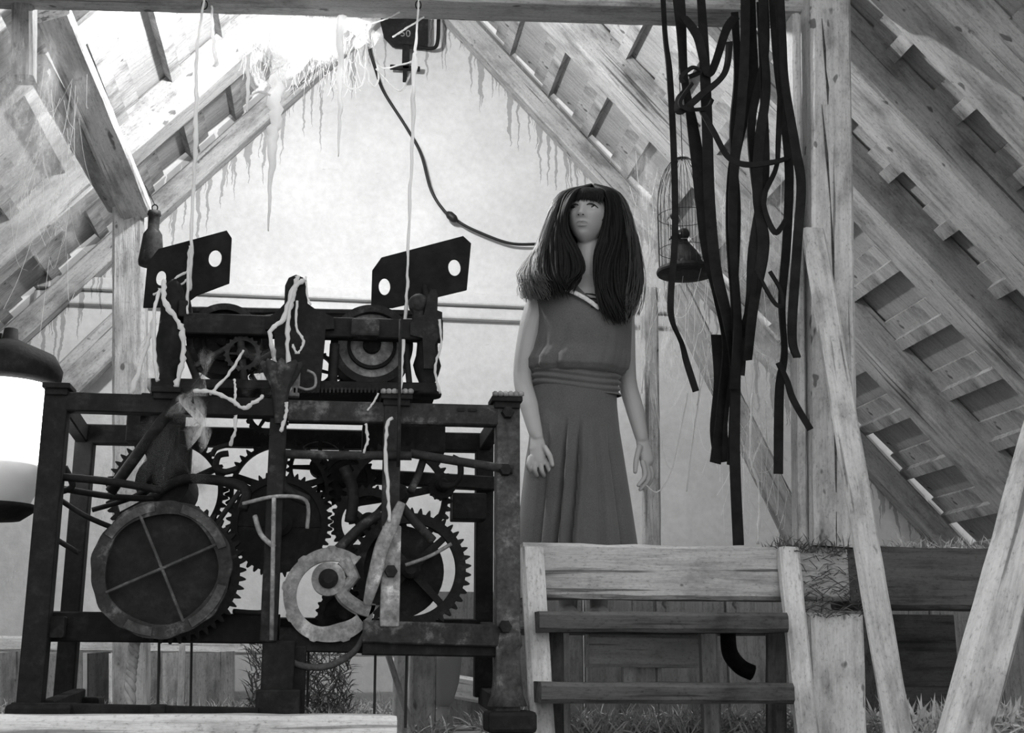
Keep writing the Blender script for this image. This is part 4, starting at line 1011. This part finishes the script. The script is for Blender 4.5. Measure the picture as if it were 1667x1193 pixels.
sheet([(20, 330, 4.3), (150, 250, 4.6), (140, 360, 4.6), (30, 460, 4.3)], 'ragged cobweb veil low between braces and roof', 'gauze_thin', seed=3, ragged=.05)
sheet([(385, 25, 4.45), (600, 25, 4.45), (560, 105, 4.42), (410, 100, 4.42)], 'dense bright cobweb mass under the collar beam', 'gauze_thick', seed=4, ragged=.03)
sheet([(405, 80, 4.40), (580, 40, 4.40), (480, 118, 4.38), (440, 130, 4.38)], 'bright cobweb fold behind the icicle tips', 'gauze_thick', seed=5, ragged=.03)
sheet([(400, 90, 4.41), (440, 80, 4.41), (438, 155, 4.40), (404, 160, 4.40)], 'small lacy cobweb patch next to the thickest icicle', 'gauze', seed=6)
sheet([(560, 30, 4.36), (615, 30, 4.36), (612, 75, 4.34), (575, 75, 4.34)], 'bright cobweb tuft at the top of the black cable', 'gauze_thick', seed=7, ragged=.02)
sheet([(1035, 240, 4.7), (1090, 250, 4.7), (1075, 560, 4.62), (1030, 600, 4.6)], 'cobweb veil between the woman\'s hair and the birdcage', 'gauze', seed=8)
sheet([(1090, 470, 4.45), (1160, 470, 4.45), (1120, 640, 4.5), (1060, 640, 4.5)], 'cobweb veil hanging below the birdcage plate', 'gauze_thin', seed=9)
sheet([(1205, 300, 4.5), (1285, 280, 4.4), (1280, 620, 4.45), (1210, 640, 4.5)], 'cobweb veil behind the straps and beside the post', 'gauze', seed=10)
sheet([(1210, 600, 4.5), (1260, 600, 4.5), (1245, 800, 4.5), (1205, 760, 4.5)], 'torn cobweb veil trailing down toward the tie beam', 'gauze', seed=11, ragged=.06)
sheet([(1165, 250, 4.75), (1235, 240, 4.75), (1230, 480, 4.7), (1165, 470, 4.7)], 'pale cobweb veil behind the strap bundle', 'gauze', seed=12)
sheet([(1000, 245, 5.0), (1080, 235, 4.9), (1045, 400, 4.7), (1015, 330, 4.8)], 'fan of cobweb between rafter and the woman\'s head', 'gauze_thin', seed=13)
sheet([(302, 640, 3.68), (336, 640, 3.68), (334, 726, 3.67), (306, 716, 3.67)], 'white web rag hanging over the frame bar', 'gauze_thick', seed=14, ragged=.03, bulge=.01)
sheet([(348, 562, 3.74), (356, 575, 3.74), (310, 690, 3.68), (270, 680, 3.68)], 'pointed web rag slanting down across the frame bar', 'gauze', seed=15, bulge=.01)
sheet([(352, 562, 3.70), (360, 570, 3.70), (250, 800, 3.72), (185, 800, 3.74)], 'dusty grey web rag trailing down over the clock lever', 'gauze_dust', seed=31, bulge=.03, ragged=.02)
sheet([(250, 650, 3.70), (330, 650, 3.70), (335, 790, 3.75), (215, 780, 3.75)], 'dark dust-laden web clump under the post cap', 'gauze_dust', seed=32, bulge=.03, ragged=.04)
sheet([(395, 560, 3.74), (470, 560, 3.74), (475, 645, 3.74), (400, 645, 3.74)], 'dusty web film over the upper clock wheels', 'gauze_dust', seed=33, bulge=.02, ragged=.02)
sheet([(245, 520, 3.83), (258, 520, 3.83), (250, 645, 3.82), (212, 645, 3.82)], 'triangular white web between baluster and frame bar', 'gauze_thick', seed=16, bulge=.0)
sheet([(0, 860, 4.0), (60, 840, 4.0), (58, 1000, 4.0), (0, 1010, 4.0)], 'dusty web under the lantern', 'gauze_thin', seed=17)
sheet([(160, 740, 4.4), (235, 735, 4.4), (180, 900, 4.4), (150, 900, 4.4)], 'web behind the back frame post', 'gauze_thin', seed=18)
# fine threads
def threads(name, n, box0, box1, label, seed, r=.0009, sag=.04, ln=(.1, .35)):
    rr = random.Random(seed); mb = MB()
    for _ in range(n):
        a = Vector([rr.uniform(p, q) for p, q in zip(box0, box1)]); L = rr.uniform(*ln)
        b = a + Vector((rr.gauss(0, .28), rr.uniform(-.15, .15), -1)).normalized() * L
        mid = (a + b) / 2 + Vector((0, 0, -sag * rr.random())); mb.tube(spline([a, mid, b], 4), r * rr.uniform(.6, 1.8), 3)
    o = mb.build(name, 'web'); return tag(o, label, 'cobweb', kind='stuff')
def bx(x0, y0, x1, y1, Ya, Yb):
    a = P(x0, y1, Ya); b = P(x1, y0, Ya); return (a.x, Ya, a.z), (b.x, Yb, b.z)
threads('cobweb_threads', 45, *bx(0, 60, 130, 380, 4.1, 4.35), 'fine web threads tangled over the braces', 1, .0006, .1)
threads('cobweb_threads', 260, *bx(390, 20, 590, 95, 4.5, 4.7), 'fine web threads in the bright web mass', 2, .0007, .03, (.03, .10))
threads('cobweb_threads', 90, *bx(1050, 230, 1170, 640, 4.62, 4.9), 'fine web threads round the birdcage', 3, .0006, .12)
threads('cobweb_threads', 80, *bx(1200, 260, 1280, 820, 4.2, 4.55), 'fine web threads behind the straps', 4, .0006, .12)
for i, (pts, lab) in enumerate((([(1140, 560, 4.4), (1138, 640, 4.4), (1130, 700, 4.4), (1118, 800, 4.4)], 'long single web thread hanging below the birdcage'),
    ([(1160, 540, 4.4), (1150, 590, 4.4), (1135, 660, 4.4)], 'web thread angled below the birdcage plate'),
    ([(1225, 640, 4.4), (1222, 740, 4.4), (1236, 800, 4.4), (1234, 885, 4.4)], 'knotted web strand dropping to the tie beam'),
    ([(1075, 470, 4.5), (1050, 600, 4.45), (1045, 640, 4.45)], 'web thread from the birdcage plate to the woman\'s elbow'),
    ([(1120, 640, 4.35), (1095, 760, 4.35), (1072, 800, 4.36), (1052, 790, 4.36)], 'looping web thread by the woman\'s fingers'))):
    o = ptube('cobweb_thread', pts, .0022 if i != 2 else .005, 'web', None, 5, 7, jit=.4); tag(o, lab, 'cobweb', 'single web threads by the straps')

# ================================================================== lantern
YL = 3.98; c = P(2, 700, YL); zz = lambda y: P(2, y, YL).z; rr = lambda px: S(px, YL)
ln = thing('lantern', Vector((c.x, YL, zz(840))), 'glowing white glass lantern with dark cap beside the clock frame', 'lantern')
mb = MB(); mb.lathe((c.x, YL, 0), [(rr(50), zz(752)), (rr(64), zz(748)), (rr(70), zz(735)), (rr(73), zz(690)), (rr(73), zz(645)), (rr(68), zz(628)), (rr(40), zz(622))], 40); mb.build('lamp_glass', 'lamp_glass', ln, True)
mb = MB(); mb.lathe((c.x, YL, 0), [(rr(70), zz(628)), (rr(80), zz(622)), (rr(82), zz(600)), (rr(70), zz(578)), (rr(30), zz(560)), (rr(12), zz(552)), (rr(10), zz(535))], 40); mb.build('lamp_cap', 'iron_black', ln, True)
mb = MB(); mb.lathe((c.x, YL, 0), [(rr(20), zz(838)), (rr(48), zz(828)), (rr(58), zz(800)), (rr(62), zz(760)), (rr(55), zz(752))], 40); mb.build('lamp_bowl', 'milky_glass', ln, True)
mb = MB(); mb.lathe((c.x, YL, 0), [(rr(10), zz(850)), (rr(40), zz(846)), (rr(60), zz(830)), (rr(62), zz(822)), (rr(50), zz(834)), (rr(20), zz(842))], 40); mb.build('lamp_rim', 'iron_black', ln, True)
ptube('bracket_arm', [(2, 548, YL), (-30, 545, YL), (-90, 560, YL)], .012, 'iron_black', ln)
# bulb over the collar beam
q = P(505, 4, 5.0); hb = thing('hanging_bulb', q, 'bare bulb burning above the cobweb mass behind the collar beam', 'light bulb')
q2 = q + Vector((0, 0, .04)); mb = MB(); mb.lathe(q2, [(.012, .03), (.014, 0), (.02, -.02), (.03, -.045), (.02, -.07), (.005, -.078)], 16); mb.build('bulb_glass', 'bulb', hb, True)
mb = MB(); mb.lathe(q2, [(.012, .025), (.018, .03), (.018, .08), (.006, .09)], 12); mb.build('socket', 'iron_black', hb)
mb = MB(); mb.tube([q2 + Vector((0, 0, .08)), q2 + Vector((0, 0, .4))], .004, 6); mb.build('flex', 'cable', hb)

# ================================================================== birdcage and bird
YC = 4.62; cx_ = P(1117, 440, YC); zc_ = lambda y: P(1117, y, YC).z
cg = thing('birdcage', Vector((cx_.x, YC, zc_(450))), 'domed wire birdcage with a dark round plate hung behind the straps', 'birdcage')
rp = S(50, YC)
mb = MB(); z0 = zc_(446); mb.lathe((cx_.x, YC, z0), [(rp * .6, -.006), (rp, 0), (rp * 1.02, .008), (rp * .98, .02), (rp * .6, .02)], 40); mb.build('base_plate', 'iron_dark', cg)
top = zc_(262)
for k in range(26):
    a = 2 * PI * k / 26; pts = []
    for j in range(15):
        t = j / 14
        if t < .55: r_, z_2 = .92, t / .55 * .55
        else: s_ = (t - .55) / .45; r_, z_2 = .92 * math.cos(s_ * PI / 2), .55 + .45 * math.sin(s_ * PI / 2)
        pts.append(Vector((cx_.x + math.cos(a) * rp * r_, YC + math.sin(a) * rp * r_, z0 + .015 + (top - z0) * z_2)))
    mb = MB(); mb.tube(pts, .0011, 5); mb.build('wire', 'iron_worn', cg)
for h in (.2, .5):
    mb = MB(); mb.tube([Vector((cx_.x + math.cos(2 * PI * k / 32) * rp * .925, YC + math.sin(2 * PI * k / 32) * rp * .925, z0 + (top - z0) * h)) for k in range(33)], .0014, 5); mb.build('hoop', 'iron_worn', cg)
mb = MB(); mb.tube([Vector((cx_.x, YC, top)), Vector((cx_.x, YC, top + .5)), Vector((cx_.x, YC - .1, 2.9))], .002, 5); mb.build('hanging_wire', 'iron_worn', cg)
# bird: one skinned body
def bird():
    root = thing('bird', Vector((cx_.x, YC, z0 + .02)), 'dark bird sitting hunched on the birdcage plate', 'bird')
    w = lambda x, y, d=0: P(x, y, YC + d)
    mb = MB()
    smooth_limb(mb, [w(1106, 384, -.01), w(1110, 398, 0), w(1118, 415, .0), w(1126, 428, .01), w(1132, 437, .02)], [.024, .030, .044, .046, .026])
    smooth_limb(mb, [w(1113, 381, -.015), w(1107, 383, -.02)], [.026, .022])
    smooth_limb(mb, [w(1124, 420, .0), w(1136, 432, .03), w(1148, 442, .05)], [.04, .03, .012], flat=.6)
    smooth_limb(mb, [w(1120, 405, -.03), w(1128, 420, -.035), w(1138, 436, -.02)], [.02, .03, .012], flat=.5)
    smooth_limb(mb, [w(1112, 425, -.02), w(1110, 443, -.02)], [.012, .006]); smooth_limb(mb, [w(1120, 428, -.02), w(1119, 443, -.02)], [.012, .006])
    b = mb.build('body', 'feather', root); m = b.modifiers.new('r', 'REMESH'); m.mode = 'VOXEL'; m.voxel_size = .004; m.use_smooth_shade = True
    mb = MB(); mb.tube([w(1103, 382, -.03), w(1094, 386, -.045), w(1089, 391, -.05)], [.009, .006, .0015], 8); mb.build('beak', 'iron_dark', root, True)
    mb = MB(); e = w(1107, 380, -.045); mb.lathe(e, [(.001, -.003), (.003, -.002), (.003, .002), (.001, .003)], 8, 'y'); mb.build('eye', 'eye_white', root)
bird()

# ================================================================== cable, fittings, ropes
cb = thing('electric_cable', P(740, 350, 7.1), 'thin black cable swooping down the gable wall with an inline switch', 'cable')
ptube('cable', [(596, 40, 7.0), (600, 75, 7.1), (612, 115, 7.14), (625, 150, 7.13), (660, 205, 7.15), (685, 250, 7.15), (702, 310, 7.15), (725, 345, 7.15), (745, 360, 7.15), (775, 376, 7.15), (830, 396, 7.15), (880, 397, 7.15)], .0095, 'cable', cb, 8, 8)
ptube('inline_switch', [(727, 346, 7.13), (732, 350, 7.13), (739, 356, 7.13), (744, 360, 7.13)], [.01, .026, .026, .01], 'cable', cb, 10, 4)
YH = 7.05
ft = thing('iron_fitting', P(662, 40, YH), 'black iron fitting stamped 50 hanging near the roof ridge', 'fitting')
mb = MB(); mb.prism(z_([(620, 30), (697, 30), (697, 70), (690, 74), (640, 70), (626, 55)], YH), YH, YH + .06); mb.build('body', 'iron_dark', ft)
ptube('hook', [(680, 76, YH), (702, 79, YH), (712, 70, YH), (714, 32, YH)], .012, 'iron_black', ft, 8, 5)
pbx('stem', [(655, 72, 667, 112, YH + .01, .03), (635, 106, 684, 112, YH + .01, .03), (656, 110, 663, 131, YH + .01, .03)], 'iron_black', ft)
td = bpy.data.curves.new('numeral', 'FONT'); td.body = '50'; td.size = .066; td.extrude = .002; td.align_x = 'CENTER'; to = bpy.data.objects.new('numeral', td)
col.objects.link(to); to.rotation_euler = (PI / 2, 0, 0); to.location = P(660, 60, YH) + Vector((0, -.004, 0))
bpy.context.view_layer.update(); dg = bpy.context.evaluated_depsgraph_get(); me = bpy.data.meshes.new_from_object(to.evaluated_get(dg)); mw = to.matrix_world.copy()
bpy.data.objects.remove(to); me.transform(mw); me.materials.clear(); link('numeral', me, 'iron_light', ft)
# bottle-shaped weight
YP = 5.22; c = P(249, 380, YP); zz = lambda y: P(249, y, YP).z; rr = lambda px: S(px, YP)
bt = thing('hanging_weight', Vector((c.x, YP, zz(432))), 'dark bottle-shaped weight hanging beside the upright post', 'weight')
mb = MB(); mb.lathe((c.x, YP, 0), [(rr(10), zz(434)), (rr(19), zz(432)), (rr(20), zz(425)), (rr(17), zz(400)), (rr(15), zz(382)), (rr(9), zz(373)), (rr(9), zz(352)), (rr(11), zz(350)), (rr(10), zz(344)), (rr(5), zz(343))], 24); mb.build('body', 'iron_worn', bt, True)
mb = MB(); mb.tube([Vector((c.x + math.cos(t * PI / 8) * .012, YP, zz(338) + math.sin(t * PI / 8) * .014)) for t in range(17)], .003, 6); mb.build('ring', 'iron_black', bt)
mb = MB(); mb.tube([Vector((c.x, YP, zz(334))), Vector((c.x - .05, YP + .02, zz(300)))], .002, 5); mb.build('wire', 'iron_black', bt)
# small hooks in the collar beam
for x, y in ((333, 8), (681, 8)):
    p = P(x, y, 4.18 if x < 500 else 4.14); mb = MB(); mb.tube([p + Vector((math.cos(t * PI / 6) * .010, 0, math.sin(t * PI / 6) * .018)) for t in range(13)], .0025, 5)
    tag(mb.build('iron_hook', 'iron_black'), 'small iron eye hook in the collar beam %s' % ('above the holed vane by the post' if x < 500 else 'above the iron fitting'), 'hook')
# twisted rope and wires below the clock
def twisted(pts, r):
    q = spline([P(*p) for p in pts], 16); mb = MB()
    for s in range(3):
        w = []
        for i, p in enumerate(q): a = i * .55 + s * 2.094; w.append(p + Vector((math.cos(a), math.sin(a), 0)) * r * .55)
        mb.tube(w, r * .62, 6)
    o = mb.build('rope', 'rope', None, True); return o
tag(twisted([(221, 1030, 3.95), (216, 1070, 3.95), (212, 1110, 3.95), (211, 1180, 3.95)], .016), 'thick twisted pale rope dropping from the winding barrel', 'rope')
for x, y0, y1, Y, lab in ((259, 1045, 1150, 3.95, 'thin dark line hanging next to the twisted rope'), (312, 1045, 1160, 4.1, 'thin dark line in front of the wide shaded board'), (502, 1060, 1150, 3.95, 'thin dark line in front of the dark straw heap'), (611, 1065, 1185, 3.9, 'thin dark line between straw heap and pale stake'), (662, 1065, 1185, 3.9, 'thin dark line in front of the pale stake')):
    mb = MB(); mb.tube([P(x, y0, Y), P(x - 2, y1, Y)], .004, 6)
    tag(mb.build('wire_line', 'cable'), lab, 'cord', 'thin lines below the clock')
# ================================================================== behind and below the clock
o = beam('sill_beam', P(-30, 1048, 6.95), P(800, 1058, 6.95), .12, S(22, 6.95), 'wood_white', jit=.004, seed=91); tag(o, 'pale low sill beam along the back wall behind the clock', 'beam')
for i, (x0, x1, m, lab) in enumerate(((-20, 40, 'wood_grey', 'dim grey board below the lantern at the back wall'), (75, 130, 'wood_grey', 'dim grey board behind the frame posts'), (145, 178, 'wood_dark', 'dark board standing in for a shadowed gap next to the pale board behind the rope'), (178, 220, 'wood_white', 'pale board behind the twisted rope'), (224, 262, 'wood_grey', 'grey board beside the twisted rope'), (264, 290, 'wood_mid', 'grey-white narrow board between two thin lines'), (304, 378, 'wood_grey', 'shaded wide board next to the upright white stick'))):  # the dark board paints a shadowed gap between its neighbours
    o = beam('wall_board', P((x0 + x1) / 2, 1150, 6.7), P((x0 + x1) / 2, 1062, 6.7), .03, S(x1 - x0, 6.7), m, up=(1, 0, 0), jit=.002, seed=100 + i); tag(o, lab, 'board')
o = beam('stick', P(293, 1165, 5.3), P(297, 1048, 5.3), .02, S(9, 5.3), 'wood_white', up=(1, 0, 0), jit=.001, seed=110); tag(o, 'upright white stick below the clock frame', 'stick')
o = beam('stub_post', P(685, 1200, 4.6), P(687, 1062, 4.6), .1, S(40, 4.6), 'wood_pale', up=(1, 0, 0), jit=.003, seed=111); tag(o, 'pale stub post under the worn clock bar', 'post')
o = beam('stub_post', P(648, 1200, 4.5), P(655, 1062, 4.5), .04, S(22, 4.5), 'wood_white', up=(1, 0, 0), jit=.003, seed=112); tag(o, 'split pale stake next to the stub post', 'stake')
o = beam('stick', P(672, 1190, 4.4), P(632, 1066, 4.4), .015, S(9, 4.4), 'wood_mid', up=(1, 0, 0), jit=.001, seed=113); tag(o, 'thin stick leaning across the pale stake', 'stick')
c = P(722, 1100, 4.75); zz = lambda y: P(722, y, 4.75).z; rr = lambda px: S(px, 4.75)
vs = thing('glass_vessel', Vector((c.x, 4.75, zz(1145))), 'milky rounded glass vessel beside the stub post', 'vessel')
mb = MB(); mb.lathe((c.x, 4.75, 0), [(rr(8), zz(1150)), (rr(16), zz(1140)), (rr(24), zz(1110)), (rr(28), zz(1075)), (rr(28), zz(1060)), (rr(20), zz(1056))], 28); mb.build('bowl', 'milky_glass', vs, True)
mb = MB(); mb.lathe((c.x, 4.75, 0), [(rr(10), FZ), (rr(20), FZ + .005), (rr(18), FZ + .015), (rr(7), zz(1146))], 24); mb.build('foot', 'milky_glass', vs, True)
o = beam('floor_timber', P(-40, 1188, 3.45), P(640, 1186, 3.55), .14, S(40, 3.5), 'wood_white', jit=.004, seed=114); tag(o, 'pale timber lying on the floor in front of the clock frame', 'timber')
o = beam('floor_timber', P(720, 1115, 5.2), P(810, 1130, 5.2), .1, S(36, 5.2), 'wood_white', jit=.003, seed=115); tag(o, 'short pale timber on the straw behind the glass vessel', 'timber')
o = pbx('crate', [(745, 1075, 800, 1112, 6.6, .3)], 'wood_grey', None); tag(o, 'shaded grey box at the back wall beyond the glass vessel', 'box')
# dark iron odds and ends in the gloom under the tie beams
o = pbx('trough', [(1440, 1000, 1560, 1164, 4.75, .25)], 'wood_dark', None); tag(o, 'black wooden trough in the gloom behind the grass', 'trough')
o = ptube('bent_pipe', [(1185, 1026, 4.55), (1188, 1062, 4.5), (1205, 1085, 4.5), (1225, 1095, 4.5)], .03, 'iron_black', None, 10, 6); tag(o, 'bent black pipe under the steps by the dark leg', 'pipe')
